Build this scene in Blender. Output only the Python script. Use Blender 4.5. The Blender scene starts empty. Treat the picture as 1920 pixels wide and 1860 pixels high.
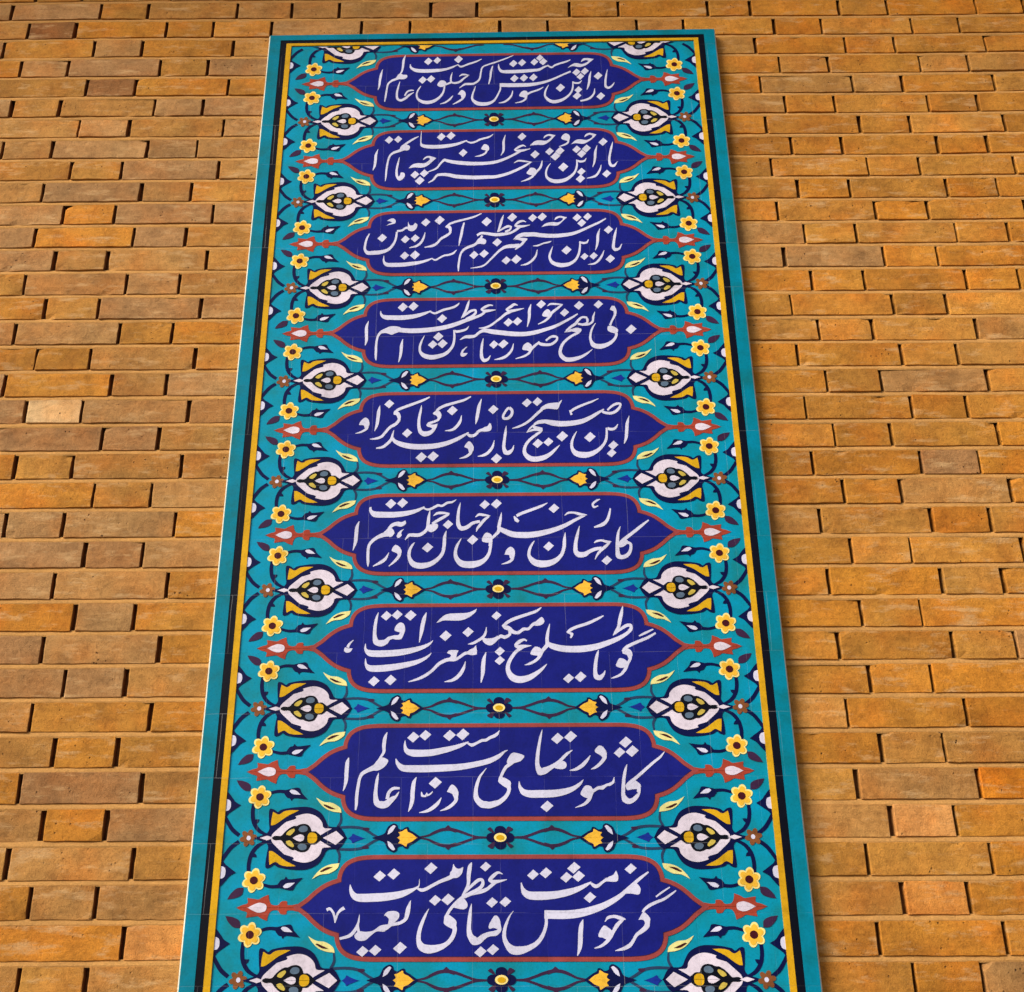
import bpy, math, random
import numpy as np
from mathutils import Matrix, Vector, noise

S = bpy.context.scene
COL = S.collection
R = math.radians
random.seed(7)

# ------------------------------------------------------------------ camera
Z1 = 3.65                      # height of the first row of lotus flowers above the ground
cam_d = bpy.data.cameras.new("camera")
cam = bpy.data.objects.new("camera", cam_d)
COL.objects.link(cam)
right = Vector((0.99978603, 0.02064495, 0.00129849))
down = Vector((-0.00797666, 0.44268613, -0.89664115))
fwd = Vector((-0.01908593, 0.89643894, 0.44275609))
CAM = Vector((-0.000985, -2.231533, -2.052813 + Z1))
m = Matrix((right, -down, -fwd)).transposed().to_4x4()
m.translation = CAM
cam.matrix_world = m
cam_d.sensor_width = 36.0
cam_d.sensor_fit = 'HORIZONTAL'
cam_d.lens = 45.0
cam_d.shift_x = 0.0388
cam_d.shift_y = -0.0012
cam_d.clip_start = 0.05
cam_d.clip_end = 3000.0
S.camera = cam

# ------------------------------------------------------------------ light
SUN_TO = Vector((-0.66, -0.56, 0.50)).normalized()
SUN_EL = math.asin(SUN_TO.z)
SUN_ROT = math.atan2(SUN_TO.x, SUN_TO.y)
w = bpy.data.worlds.new("World")
S.world = w
w.use_nodes = True
nt = w.node_tree
sky = nt.nodes.new("ShaderNodeTexSky")
sky.sky_type = 'NISHITA'
sky.sun_disc = False
sky.sun_elevation = SUN_EL
sky.sun_rotation = SUN_ROT
sky.air_density = 1.0
sky.dust_density = 4.0
bg = nt.nodes["Background"]
nt.links.new(sky.outputs[0], bg.inputs[0])
bg.inputs[1].default_value = 0.10
sun_d = bpy.data.lights.new("sun", 'SUN')
sun_d.energy = 2.8
sun_d.angle = R(30)
sun_d.color = (1.0, 0.93, 0.83)
sun = bpy.data.objects.new("sun", sun_d)
COL.objects.link(sun)
sun.location = (-4, -4, 8)
sun.rotation_euler = SUN_TO.to_track_quat('Z', 'Y').to_euler()
S.view_settings.view_transform = 'Standard'
S.view_settings.look = 'None'
S.view_settings.gamma = 1.0
S.view_settings.exposure = 0.22

# ------------------------------------------------------------------ helpers
def lin(c):
    return tuple(((v / 255) / 12.92 if v / 255 <= 0.04045 else ((v / 255 + 0.055) / 1.055) ** 2.4) for v in c)

class NT:
    def __init__(s, mat):
        mat.use_nodes = True
        s.t = mat.node_tree
        s.b = s.t.nodes["Principled BSDF"]
    def n(s, typ, **kw):
        nd = s.t.nodes.new(typ)
        for k, v in kw.items():
            if k == 'inp':
                for a, b in v.items():
                    if hasattr(b, 'node'):
                        s.t.links.new(b, nd.inputs[a])
                    else:
                        nd.inputs[a].default_value = b
            else:
                setattr(nd, k, v)
        return nd
    def l(s, a, b):
        s.t.links.new(a, b)
    def ramp(s, fac, stops, interp='LINEAR'):
        r = s.n("ShaderNodeValToRGB", inp={0: fac})
        r.color_ramp.interpolation = interp
        e = r.color_ramp.elements
        while len(e) < len(stops):
            e.new(0.5)
        for i, (p, c) in enumerate(stops):
            e[i].position = p
            e[i].color = tuple(c) + (1,)
        return r.outputs[0]
    def mix(s, fac, a, b, blend='MIX'):
        x = s.n("ShaderNodeMix", data_type='RGBA', blend_type=blend)
        for k, v in ((0, fac), (6, a), (7, b)):
            if hasattr(v, 'node'):
                s.l(v, x.inputs[k])
            else:
                x.inputs[k].default_value = v if k == 0 else tuple(v) + (1,)
        return x.outputs[2]
    def math(s, op, a, b):
        x = s.n("ShaderNodeMath", operation=op)
        for k, v in ((0, a), (1, b)):
            if hasattr(v, 'node'):
                s.l(v, x.inputs[k])
            else:
                x.inputs[k].default_value = v
        return x.outputs[0]

TILE_W, TILE_H = 0.1245, 0.1148

def glaze(name, rgb, rough=0.22, var=0.14, grout=0.18, mottling=0.20, cool=None):
    """glazed, hand-painted tile: small shade steps from tile to tile, mottled glaze, hairline joints"""
    mat = bpy.data.materials.new(name)
    k = NT(mat)
    c = lin(rgb)
    geo = k.n("ShaderNodeNewGeometry")
    sep = k.n("ShaderNodeSeparateXYZ", inp={0: geo.outputs['Position']})
    wob = k.n("ShaderNodeTexNoise", inp={'Vector': geo.outputs['Position'], 'Scale': 9.0, 'Detail': 2.0})
    wo = k.math('MULTIPLY_ADD', wob.outputs[0], 0.006)
    wo.node.inputs[2].default_value = -0.003
    comb = k.n("ShaderNodeCombineXYZ", inp={0: k.math('ADD', sep.outputs[0], wo),
                                            1: k.math('ADD', k.math('SUBTRACT', sep.outputs[2], Z1 - 0.010), wo)})
    br = k.n("ShaderNodeTexBrick", offset=0.38, offset_frequency=2, squash=1.0,
             inp={'Vector': comb.outputs[0], 'Color1': (0, 0, 0, 1), 'Color2': (1, 1, 1, 1), 'Mortar': (.5, .5, .5, 1),
                  'Scale': 1.0, 'Mortar Size': 0.00055, 'Mortar Smooth': 0.3, 'Bias': 0.0,
                  'Brick Width': TILE_W, 'Row Height': TILE_H})
    n1 = k.n("ShaderNodeTexNoise", inp={'Vector': geo.outputs['Position'], 'Scale': 28.0, 'Detail': 5.0, 'Roughness': 0.65})
    n2 = k.n("ShaderNodeTexNoise", inp={'Vector': geo.outputs['Position'], 'Scale': 260.0, 'Detail': 3.0})
    lo = tuple(v * (1 - var) for v in c)
    hi = tuple(min(1, v * (1 + var)) for v in c)
    col = k.mix(br.outputs['Color'], lo, hi)
    dk = tuple(v * (1 - 2.2 * mottling) for v in c)
    pl = tuple(v * (1 + mottling) + 0.02 * mottling for v in c)
    mot = k.ramp(n1.outputs[0], [(0.30, dk), (0.5, c), (0.72, pl)])
    col = k.mix(0.5, col, mot)
    if cool:
        n3 = k.n("ShaderNodeTexNoise", inp={'Vector': geo.outputs['Position'], 'Scale': 14.0, 'Detail': 4.0, 'Roughness': 0.6})
        col = k.mix(0.75, col, k.ramp(n3.outputs[0], [(0.30, lin(cool[0])), (0.5, c), (0.70, lin(cool[1]))]))
    fine = k.ramp(n2.outputs[0], [(0.28, (0.80, 0.80, 0.80)), (0.5, (1, 1, 1)), (1.0, (1.1, 1.1, 1.1))])
    col = k.mix(0.7, col, fine, 'MULTIPLY')
    gv = k.n("ShaderNodeTexNoise", inp={'Vector': geo.outputs['Position'], 'Scale': 7.0, 'Detail': 3.0})
    gf = k.math('MULTIPLY', br.outputs['Fac'], k.ramp(gv.outputs[0], [(0.46, (0, 0, 0)), (0.66, (1, 1, 1))]))
    col = k.mix(k.math('MULTIPLY', gf, grout), col, (0.42, 0.42, 0.44))
    k.l(col, k.b.inputs['Base Color'])
    rr = k.ramp(n1.outputs[0], [(0.3, (rough + .16,) * 3), (0.7, (rough,) * 3)])
    k.l(rr, k.b.inputs['Roughness'])
    k.b.inputs['Specular IOR Level'].default_value = 0.13
    h = k.math('SUBTRACT', k.math('MULTIPLY', n1.outputs[0], 0.5), br.outputs['Fac'])
    tl = k.math('ADD', h, k.math('MULTIPLY', br.outputs['Color'], 0.4))
    bp = k.n("ShaderNodeBump", inp={'Height': tl, 'Strength': 0.35, 'Distance': 0.002})
    k.l(bp.outputs[0], k.b.inputs['Normal'])
    return mat

M = {
    'teal': glaze('turquoise_glaze', (4, 140, 170), cool=((20, 124, 132), (0, 150, 200))),
    'band': glaze('turquoise_border_glaze', (0, 122, 148), var=0.16, cool=((10, 108, 116), (0, 134, 172))),
    'blue': glaze('cobalt_glaze', (22, 28, 122), var=0.14),
    'navy': glaze('navy_line_glaze', (8, 14, 66), grout=0.3),
    'plum': glaze('plum_line_glaze', (58, 34, 66), grout=0.3),
    'slate': glaze('slate_vine_glaze', (40, 62, 96), grout=0.3),
    'black': glaze('black_glaze', (8, 10, 24), grout=0.35),
    'yellow': glaze('yellow_glaze', (208, 160, 26)),
    'cream': glaze('pale_yellow_glaze', (244, 224, 140)),
    'pale': glaze('lemon_glaze', (228, 224, 150)),
    'white': glaze('white_script_glaze', (206, 208, 234), mottling=0.08),
    'lilac': glaze('lilac_white_glaze', (216, 208, 226)),
    'red': glaze('brick_red_glaze', (150, 68, 66), mottling=0.22),
    'orange': glaze('orange_red_glaze', (160, 64, 46), mottling=0.22),
    'brown': glaze('brown_glaze', (128, 78, 44), mottling=0.3),
    'maroon': glaze('maroon_glaze', (66, 18, 28)),
    'grey': glaze('grey_blue_glaze', (88, 110, 134)),
    'ultra': glaze('ultramarine_glaze', (22, 48, 150)),
    'olive': glaze('olive_yellow_glaze', (196, 176, 78)),
    'amber': glaze('amber_glaze', (234, 184, 60)),
    'gold': glaze('gold_glaze', (208, 164, 24)),
}

def plain_mat(name, rgb_lin, rough=0.9, scale=90.0, bump=0.4, spread=0.25):
    mat = bpy.data.materials.new(name)
    k = NT(mat)
    geo = k.n("ShaderNodeNewGeometry")
    n1 = k.n("ShaderNodeTexNoise", inp={'Vector': geo.outputs['Position'], 'Scale': scale, 'Detail': 6.0, 'Roughness': 0.7})
    n2 = k.n("ShaderNodeTexNoise", inp={'Vector': geo.outputs['Position'], 'Scale': scale * 0.07, 'Detail': 4.0})
    c = rgb_lin
    col = k.ramp(n1.outputs[0], [(0.25, tuple(v * (1 - spread) for v in c)), (0.75, tuple(v * (1 + spread) for v in c))])
    col = k.mix(0.6, col, k.ramp(n2.outputs[0], [(0.3, (0.72, 0.70, 0.68)), (0.7, (1.15, 1.13, 1.1))]), 'MULTIPLY')
    k.l(col, k.b.inputs['Base Color'])
    k.b.inputs['Roughness'].default_value = rough
    k.b.inputs['Specular IOR Level'].default_value = 0.2
    bp = k.n("ShaderNodeBump", inp={'Height': n1.outputs[0], 'Strength': bump, 'Distance': 0.003})
    k.l(bp.outputs[0], k.b.inputs['Normal'])
    return mat

def brick_mat():
    mat = bpy.data.materials.new('ochre_brick')
    k = NT(mat)
    at = k.n("ShaderNodeAttribute", attribute_name='tint')
    sp = k.n("ShaderNodeSeparateColor", inp={0: at.outputs['Color']})
    geo = k.n("ShaderNodeNewGeometry")
    off = k.n("ShaderNodeCombineXYZ", inp={1: k.math('MULTIPLY', sp.outputs[2], 40.0)})
    pos = k.n("ShaderNodeVectorMath", operation='ADD', inp={0: geo.outputs['Position'], 1: off.outputs[0]}).outputs[0]
    base = k.ramp(sp.outputs[0], [
        (0.00, (0.270, 0.112, 0.032)), (0.13, (0.370, 0.190, 0.072)), (0.28, (0.415, 0.218, 0.076)), (0.45, (0.465, 0.208, 0.033)),
        (0.62, (0.505, 0.198, 0.020)), (0.78, (0.530, 0.245, 0.046)), (0.90, (0.600, 0.205, 0.012)), (1.0, (0.620, 0.400, 0.190))])
    br = k.ramp(sp.outputs[1], [(0.0, (0.80, 0.80, 0.80)), (1.0, (1.16, 1.16, 1.16))])
    col = k.mix(1.0, base, br, 'MULTIPLY')
    # drag lines from the cut clay, running along the brick
    st = k.n("ShaderNodeVectorMath", operation='MULTIPLY', inp={0: pos, 1: (9.0, 9.0, 95.0)}).outputs[0]
    n_st = k.n("ShaderNodeTexNoise", inp={'Vector': st, 'Scale': 1.0, 'Detail': 4.0, 'Roughness': 0.6})
    n_cl = k.n("ShaderNodeTexNoise", inp={'Vector': pos, 'Scale': 17.0, 'Detail': 5.0, 'Roughness': 0.6})
    n_gr = k.n("ShaderNodeTexNoise", inp={'Vector': pos, 'Scale': 420.0, 'Detail': 4.0, 'Roughness': 0.7})
    n_md = k.n("ShaderNodeTexNoise", inp={'Vector': pos, 'Scale': 95.0, 'Detail': 5.0, 'Roughness': 0.7})
    n_hue = k.n("ShaderNodeTexNoise", inp={'Vector': pos, 'Scale': 11.0, 'Detail': 3.0})
    col = k.mix(0.40, col, k.ramp(n_st.outputs[0], [(0.28, (0.74, 0.70, 0.66)), (0.52, (1, 1, 1)), (0.78, (1.16, 1.16, 1.18))]), 'MULTIPLY')
    col = k.mix(0.85, col, k.ramp(n_cl.outputs[0], [(0.25, (0.60, 0.58, 0.58)), (0.5, (1, 1, 1)), (0.78, (1.28, 1.28, 1.3))]), 'MULTIPLY')
    col = k.mix(0.8, col, k.ramp(n_gr.outputs[0], [(0.30, (0.60, 0.55, 0.50)), (0.47, (1, 1, 1)), (0.74, (1.18, 1.18, 1.18))]), 'MULTIPLY')
    col = k.mix(0.8, col, k.ramp(n_md.outputs[0], [(0.30, (0.70, 0.67, 0.64)), (0.5, (1, 1, 1)), (0.72, (1.2, 1.2, 1.22))]), 'MULTIPLY')
    col = k.mix(0.7, col, k.ramp(n_hue.outputs[0], [(0.3, (1.14, 0.90, 0.62)), (0.5, (1, 1, 1)), (0.72, (0.96, 1.08, 1.2))]), 'MULTIPLY')
    # pale smears of mortar left on the faces
    sm = k.n("ShaderNodeVectorMath", operation='MULTIPLY', inp={0: pos, 1: (13.0, 13.0, 48.0)}).outputs[0]
    n_sm = k.n("ShaderNodeTexNoise", inp={'Vector': sm, 'Scale': 1.0, 'Detail': 7.0, 'Roughness': 0.7})
    col = k.mix(k.ramp(n_sm.outputs[0], [(0.54, (0, 0, 0)), (0.68, (0.62, 0.62, 0.62))]), col, (0.62, 0.40, 0.19))
    # broad weathering of the wall
    n_wt = k.n("ShaderNodeTexNoise", inp={'Vector': geo.outputs['Position'], 'Scale': 2.6, 'Detail': 6.0, 'Roughness': 0.62})
    col = k.mix(0.8, col, k.ramp(n_wt.outputs[0], [(0.30, (0.78, 0.75, 0.74)), (0.5, (1, 1, 1)), (0.70, (1.12, 1.13, 1.13))]), 'MULTIPLY')
    # dark pits
    vo = k.n("ShaderNodeTexVoronoi", inp={'Vector': pos, 'Scale': 75.0, 'Randomness': 1.0})
    vr = k.n("ShaderNodeTexNoise", inp={'Vector': pos, 'Scale': 23.0})
    pit = k.math('MULTIPLY', k.ramp(vo.outputs['Distance'], [(0.06, (1, 1, 1)), (0.16, (0, 0, 0))]),
                 k.ramp(vr.outputs[0], [(0.56, (0, 0, 0)), (0.64, (1, 1, 1))]))
    col = k.mix(k.math('MULTIPLY', pit, 0.75), col, (0.07, 0.03, 0.012))
    k.l(col, k.b.inputs['Base Color'])
    k.b.inputs['Roughness'].default_value = 0.88
    k.b.inputs['Specular IOR Level'].default_value = 0.25
    h = k.math('ADD', k.math('MULTIPLY', n_st.outputs[0], 0.45), k.math('ADD', k.math('MULTIPLY', n_gr.outputs[0], 0.35), k.math('MULTIPLY', n_md.outputs[0], 0.6)))
    h = k.math('ADD', h, k.math('MULTIPLY', n_cl.outputs[0], 0.9))
    h = k.math('SUBTRACT', h, k.math('MULTIPLY', pit, 1.2))
    bp = k.n("ShaderNodeBump", inp={'Height': h, 'Strength': 0.8, 'Distance': 0.004})
    k.l(bp.outputs[0], k.b.inputs['Normal'])
    return mat

M['brick'] = brick_mat()
M['bed'] = plain_mat('sandy_mortar', (0.52, 0.275, 0.085), scale=260.0, bump=0.5)
M['core'] = plain_mat('joint_mortar_and_side_shade', (0.210, 0.088, 0.030), scale=150.0)  # joint backing; also the shade painted on brick sides
M['grout'] = plain_mat('pale_plaster', (0.62, 0.68, 0.61), scale=200.0, spread=0.12)
M['ground'] = plain_mat('grey_paving', (0.24, 0.20, 0.16), scale=20.0)

def link_mesh(name, verts, faces, mats, parent=None, midx=None):
    me = bpy.data.meshes.new(name)
    me.from_pydata(verts, [], faces)
    for mm in (mats if isinstance(mats, (list, tuple)) else [mats]):
        me.materials.append(mm)
    if midx is not None:
        me.polygons.foreach_set('material_index', midx)
    me.update()
    o = bpy.data.objects.new(name, me)
    COL.objects.link(o)
    if parent is not None:
        o.parent = parent
    return o

def empty(name, loc, label, cat):
    o = bpy.data.objects.new(name, None)
    COL.objects.link(o)
    o.location = loc
    o.empty_display_size = 0.2
    o['label'] = label
    o['category'] = cat
    return o

# ------------------------------------------------------------------ ground
g = link_mesh('ground', [(-1500, -1500, 0), (1500, -1500, 0), (1500, 1500, 0), (-1500, 1500, 0)], [(0, 1, 2, 3)], M['ground'])
g['kind'] = 'structure'

# ------------------------------------------------------------------ brick wall
WALL_Y = 0.021                      # brick faces; the tile panel stands proud of them (front at y = 0)
KP = (-CAM.y + WALL_Y) / -CAM.y
def on_wall(x, z):                  # measured on the tile plane, carried back on to the brick plane
    return CAM.x + (x - CAM.x) * KP, CAM.z + (z + Z1 - CAM.z) * KP

nl = [28, 27, 26, 25, 24, 23, 22, 21, 20, 19, 18, 17, 0, -1, -2, -3, -4, -5, -6]
zl = [.3291, .2703, .2101, .151, .0929, .0292, -.0311, -.0923, -.1566, -.2216, -.2814, -.3439,
      -1.4211, -1.4839, -1.5489, -1.6122, -1.6764, -1.7413, -1.8056]
zr = [.3046, .2445, .1878, .1298, .0684, .0082, -.051, -.1112, -.1723, -.2342, -.2969, -.3621,
      -1.4174, -1.4794, -1.5438, -1.6077, -1.67, -1.7343, -1.7969]
fl = np.polyfit(nl, zl, 2)
fr = np.polyfit(nl, zr, 2)
def zq(f, n):
    if n > 29:
        return np.polyval(f, 29) + (n - 29) * 0.0600
    if n < -7:
        return np.polyval(f, -7) + (n + 7) * 0.0642
    return np.polyval(f, n)
def course_z(n, x):
    t = min(1.0, max(0.0, (x + 0.95) / 1.9))
    return float(zq(fl, n) * (1 - t) + zq(fr, n) * t)

BED = 0.0098
PERP = 0.0075
def joints(n):
    """x positions of the upright joints of course n (Flemish bond)"""
    even = n % 2 == 0
    dl = -0.0105 * min(1.5, max(-0.4, (21 - n) / 22.0))
    dr = 0.0075 * min(1.5, max(-0.4, (21 - n) / 22.0))
    L, Rr = [], []
    pl, pr = 0.3308, 0.3225
    for i in range(-9, 3):
        if even:
            L += [-0.9485 + i * pl, -0.8345 + i * pl]
        else:
            L += [-1.0020 + i * pl, -1.1145 + i * pl]
    for i in range(-2, 10):
        if even:
            Rr += [0.8235 + i * pr, 0.9362 + i * pr]
        else:
            Rr += [0.6640 + i * pr, 0.7745 + i * pr]
    L = [x + dl for x in L if x + dl < -0.605]
    Rr = [x + dr for x in Rr if x + dr > 0.600]
    if n >= 27:
        mid = [-.483, -.3705, -.1506, -.038, .182, .298, .510] if even else [-.528, -.3137, -.1995, .0156, .1273, .3386, .449]
    else:
        mid = [-0.44, 0.44]
    return sorted(L + mid + Rr)

wall = empty('brick_wall', (0, WALL_Y, 0), 'ochre brick wall with deep dark upright joints standing behind the tile panel', 'brick wall')
V, F, T, FM = [], [], [], []
rng = random.Random(11)
def add_brick(x0, x1, zb0, zb1, zt0, zt1, fine, odd=None):
    """one brick with worn, slightly wavy arrises; corners given on the wall plane"""
    j = lambda s: rng.uniform(-s, s)
    x0 += j(.0017); x1 += j(.0017)
    zb0 += j(.0008); zb1 += j(.0008); zt0 += j(.0009); zt1 += j(.0009)
    dep = rng.gauss(0, 0.0005)
    tilt = rng.gauss(0, 0.0006)
    roll = rng.gauss(0, 0.0006)
    L, Hh = x1 - x0, (zt0 - zb0)
    b = 0.0009
    if fine:
        k = max(4, int(L / 0.018))
        us = [0, 0.0021 / L] + [i / k for i in range(1, k)] + [1 - b / L, 1]
        vs = [0, b / Hh, 0.27, 0.5, 0.73, 1 - b / Hh, 1]
    else:
        us = [0, b / L, 1 - b / L, 1]
        vs = [0, b / Hh, 1 - b / Hh, 1]
    nu, nv = len(us), len(vs)
    base = len(V)
    sd = rng.uniform(0, 500)
    chips = []
    if fine:
        for _ in range(rng.choice((0, 0, 1, 1, 2))):
            chips.append((rng.choice((0, 0, 1)) if rng.random() < .5 else rng.random(), rng.choice((0, 1)), rng.uniform(.008, .02), rng.uniform(.002, .005)))
    for v in vs:
        for u in us:
            x = x0 + L * u
            zb = zb0 + (zb1 - zb0) * u
            zt = zt0 + (zt1 - zt0) * u
            z = zb + (zt - zb) * v
            e = min(u * L, (1 - u) * L, v * Hh, (1 - v) * Hh)
            y = WALL_Y + dep + tilt * (u - .5) * 2 + roll * (v - .5) * 2
            if e < 1e-6:
                y += 0.0016 if u == 0 else 0.0004
                if fine:
                    q = noise.noise(Vector((x * 55 + sd, z * 55, sd)))
                    q2 = noise.noise(Vector((x * 160, z * 160 + sd, sd)))
                    d = 0.0011 * q + 0.0006 * q2
                    if v in (0, 1): z += d
                    if u in (0, 1): x += d
                    y += 0.0008 * q2
            elif fine:
                y += 0.0007 * noise.noise(Vector((x * 30 + sd, z * 60, sd)))
            for cu, cv, cr, cd in chips:
                dd = math.hypot((u - cu) * L, (v - cv) * Hh)
                if dd < cr:
                    y += cd * (1 - dd / cr)
            V.append((x, y, z))
    for a in range(nv - 1):
        for c in range(nu - 1):
            p = base + a * nu + c
            F.append((p, p + 1, p + nu + 1, p + nu))
    ring = [base + c for c in range(nu)] + [base + a * nu + nu - 1 for a in range(1, nv)] + \
           [base + (nv - 1) * nu + c for c in range(nu - 2, -1, -1)] + [base + a * nu for a in range(nv - 2, 0, -1)]
    bb = len(V)
    nr = len(ring)
    lip = 0.0045
    for r_ in ring:
        vx, vy, vz = V[r_]
        V.append((vx, vy + lip, vz))
    for r_ in ring:
        vx, vy, vz = V[r_]
        V.append((vx, WALL_Y + 0.034, vz))
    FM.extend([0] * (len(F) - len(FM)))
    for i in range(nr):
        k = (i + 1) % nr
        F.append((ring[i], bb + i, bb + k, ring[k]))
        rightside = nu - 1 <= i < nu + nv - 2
        FM.append(1 if rightside else 0)  # right-facing sides coloured dark, shade put into the material
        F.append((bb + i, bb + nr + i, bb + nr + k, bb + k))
        FM.append(0 if i >= 2 * nu + nv - 3 else 1)  # deep sides painted dark as shade; sunward left sides stay brick
    side = 0.46 + 0.12 * math.tanh(x0 * 1.5) + 0.04 * noise.noise(Vector((x0 * 1.1, zb0 * 1.1, 3.0)))
    hue = min(.88, max(.16 if x0 < 0 else .26, rng.gauss(side, .12)))
    shade = min(1, max(0, rng.gauss(.5, .2)))
    if odd:
        hue, shade = odd
    t = (hue, shade, rng.random(), 1.0)
    T.extend([t] * (len(V) - base))

SPECIAL = [(-1.046, .297, 0, .45), (-.888, .115, .02, .35), (-.597, .291, .06, .4), (-.890, .183, .12, .5), (-.987, -.752, .14, .5), (-.888, -.759, 1, .75), (-.897, -.833, .14, .45), (-.958, -.886, .16, .55), (-.894, -1.060, .14, .4), (-.601, -1.763, .93, .5), (-.729, -1.776, .86, .45), (.723, -1.580, .94, .55), (.732, -1.706, .92, .5), (.881, -.634, .72, .5), (.893, -.890, .1, .5), (-.784, -.188, .7, .4), (-1.045, -.309, .2, .5), (-.883, -.297, .66, .75), (.836, -1.518, .9, .5), (-.841, -1.521, .12, .45), (.790, -1.832, .3, .4), (-.860, -1.275, .1, .6), (-.744, -1.255, .3, .5), (.620, -.830, .82, .6), (1.122, -.075, .66, .5), (.846, -.582, .75, .5), (-.540, .290, .8, .7)]      # odd bricks of the wall: x, z, hue, shade
XMIN, XMAX = -3.3, 3.3
BV, BF = [], []
for n in range(-30, 44):
    js = [x for x in joints(n) if XMIN < x < XMAX]
    xs = [XMIN] + js + [XMAX]
    for a, c in zip(xs[:-1], xs[1:]):
        if c - a < 0.03:
            continue
        if n < 26 and a > -0.46 and c < 0.46:
            continue
        xa, xc = a + PERP / 2, c - PERP / 2
        A0 = on_wall(xa, course_z(n, xa)); A1 = on_wall(xc, course_z(n, xc))
        B0 = on_wall(xa, course_z(n + 1, xa) - BED); B1 = on_wall(xc, course_z(n + 1, xc) - BED)
        if A0[1] < 0.0:
            continue
        fine = (-1.75 < a and c < 1.75 and 1.2 < A0[1] < 4.6)
        odd = None
        for (ox, oz, oh, ob) in SPECIAL:
            if xa < ox < xc and course_z(n, ox) < oz < course_z(n + 1, ox):
                odd = (oh, ob)
        add_brick(A0[0], A1[0], A0[1], A1[1], B0[1], B1[1], fine, odd)
    # bed joint under this course, struck a little behind the brick faces
    step = 0.012
    cnt = int((XMAX - XMIN) / step)
    base = len(BV)
    for i in range(cnt + 1):
        x = XMIN + i * step
        X_, zt = on_wall(x, course_z(n, x) + 0.0015)
        _, zb = on_wall(x, course_z(n, x) - BED - 0.0015)
        q = noise.noise(Vector((x * 22, n * 3.7, 0)))
        q2 = noise.noise(Vector((x * 70, n * 5.1, 9)))
        y = WALL_Y + 0.0009 + 0.0008 * q + 0.0005 * q2
        BV += [(X_, y + 0.0030, zt), (X_, y + 0.0006, zt * .55 + zb * .45), (X_, y - 0.0004, zt * .25 + zb * .75), (X_, y + 0.0005, zb)]
    for i in range(cnt):
        p = base + i * 4
        for r_ in range(3):
            BF.append((p + r_, p + r_ + 1, p + 5 + r_, p + 4 + r_))
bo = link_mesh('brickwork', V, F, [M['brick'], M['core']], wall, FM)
at = bo.data.color_attributes.new('tint', 'FLOAT_COLOR', 'POINT')
at.data.foreach_set('color', np.array(T, dtype=np.float32).ravel())
bo.location = (0, -WALL_Y, 0)
mo = link_mesh('bed_mortar', BV, BF, M['bed'], wall)
mo.location = (0, -WALL_Y, 0)

def box_vf(x0, x1, y0, y1, z0, z1):
    v = [(x, y, z) for x in (x0, x1) for y in (y0, y1) for z in (z0, z1)]
    f = [(0, 1, 3, 2), (4, 6, 7, 5), (0, 4, 5, 1), (2, 3, 7, 6), (0, 2, 6, 4), (1, 5, 7, 3)]
    return v, f
v_, f_ = box_vf(-3.36, 3.36, WALL_Y + 0.019, 0.32, 0.0, 4.616)
co = link_mesh('wall_core', v_, f_, M['core'], wall)
co.location = (0, -WALL_Y, 0)

# unseen ledge over the wall head, added to shade the upper panel
v_, f_ = box_vf(-3.4, 3.4, -0.62, WALL_Y + 0.30, 4.62, 4.90)
cn = link_mesh('added_shade_ledge', v_, f_, M['bed'], wall)
cn.location = (0, -WALL_Y, 0)

# ------------------------------------------------------------------ tile panel
P = 0.2296712                       # height of one repeat (one cartouche)
X0, X1 = -0.5285, 0.5190            # outer edges of the panel
ZT, ZB = 0.2665, -(9.96) * P        # top and foot, measured from the first lotus row
panel = empty('tile_panel', (0, 0, Z1), 'tall turquoise tile panel of blue cartouches with white calligraphy, set on the brick wall', 'tile panel')
E = 0.00040
_cnt = [0]
def ylev(level):
    _cnt[0] = (_cnt[0] + 1) % 36
    return -(level * E + _cnt[0] * 0.00001)

def area2(pts):
    return sum(pts[i - 1][0] * pts[i][1] - pts[i][0] * pts[i - 1][1] for i in range(len(pts)))
def cr(p0, p1, p2, p3, t):
    return tuple(0.5 * (2 * b + (c - a) * t + (2 * a - 5 * b + 4 * c - d) * t * t + (3 * b - a - 3 * c + d) * t ** 3) for a, b, c, d in zip(p0, p1, p2, p3))
def smooth_open(pts, k=5):
    if len(pts) < 3:
        return list(pts)
    q = [tuple(2 * a - b for a, b in zip(pts[0], pts[1]))] + list(pts) + [tuple(2 * a - b for a, b in zip(pts[-1], pts[-2]))]
    out = []
    for i in range(1, len(q) - 2):
        out += [cr(q[i - 1], q[i], q[i + 1], q[i + 2], t / k) for t in range(k)]
    return out + [pts[-1]]
def smooth_closed(pts, k=4, sharp=-0.15):
    """closed Catmull-Rom; corners sharper than the limit are kept as corners"""
    n = len(pts)
    cs = []
    for i in range(n):
        a = Vector(pts[i]) - Vector(pts[i - 1]); b = Vector(pts[(i + 1) % n]) - Vector(pts[i])
        if a.length > 0 and b.length > 0 and a.normalized().dot(b.normalized()) < sharp:
            cs.append(i)
    if not cs:
        out = []
        for i in range(n):
            out += [cr(pts[i - 1], pts[i], pts[(i + 1) % n], pts[(i + 2) % n], t / k) for t in range(k)]
        return out
    out = []
    for a, b in zip(cs, cs[1:] + [cs[0] + n]):
        seg = [pts[i % n] for i in range(a, b + 1)]
        out += smooth_open(seg, k)[:-1]
    return out

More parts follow.
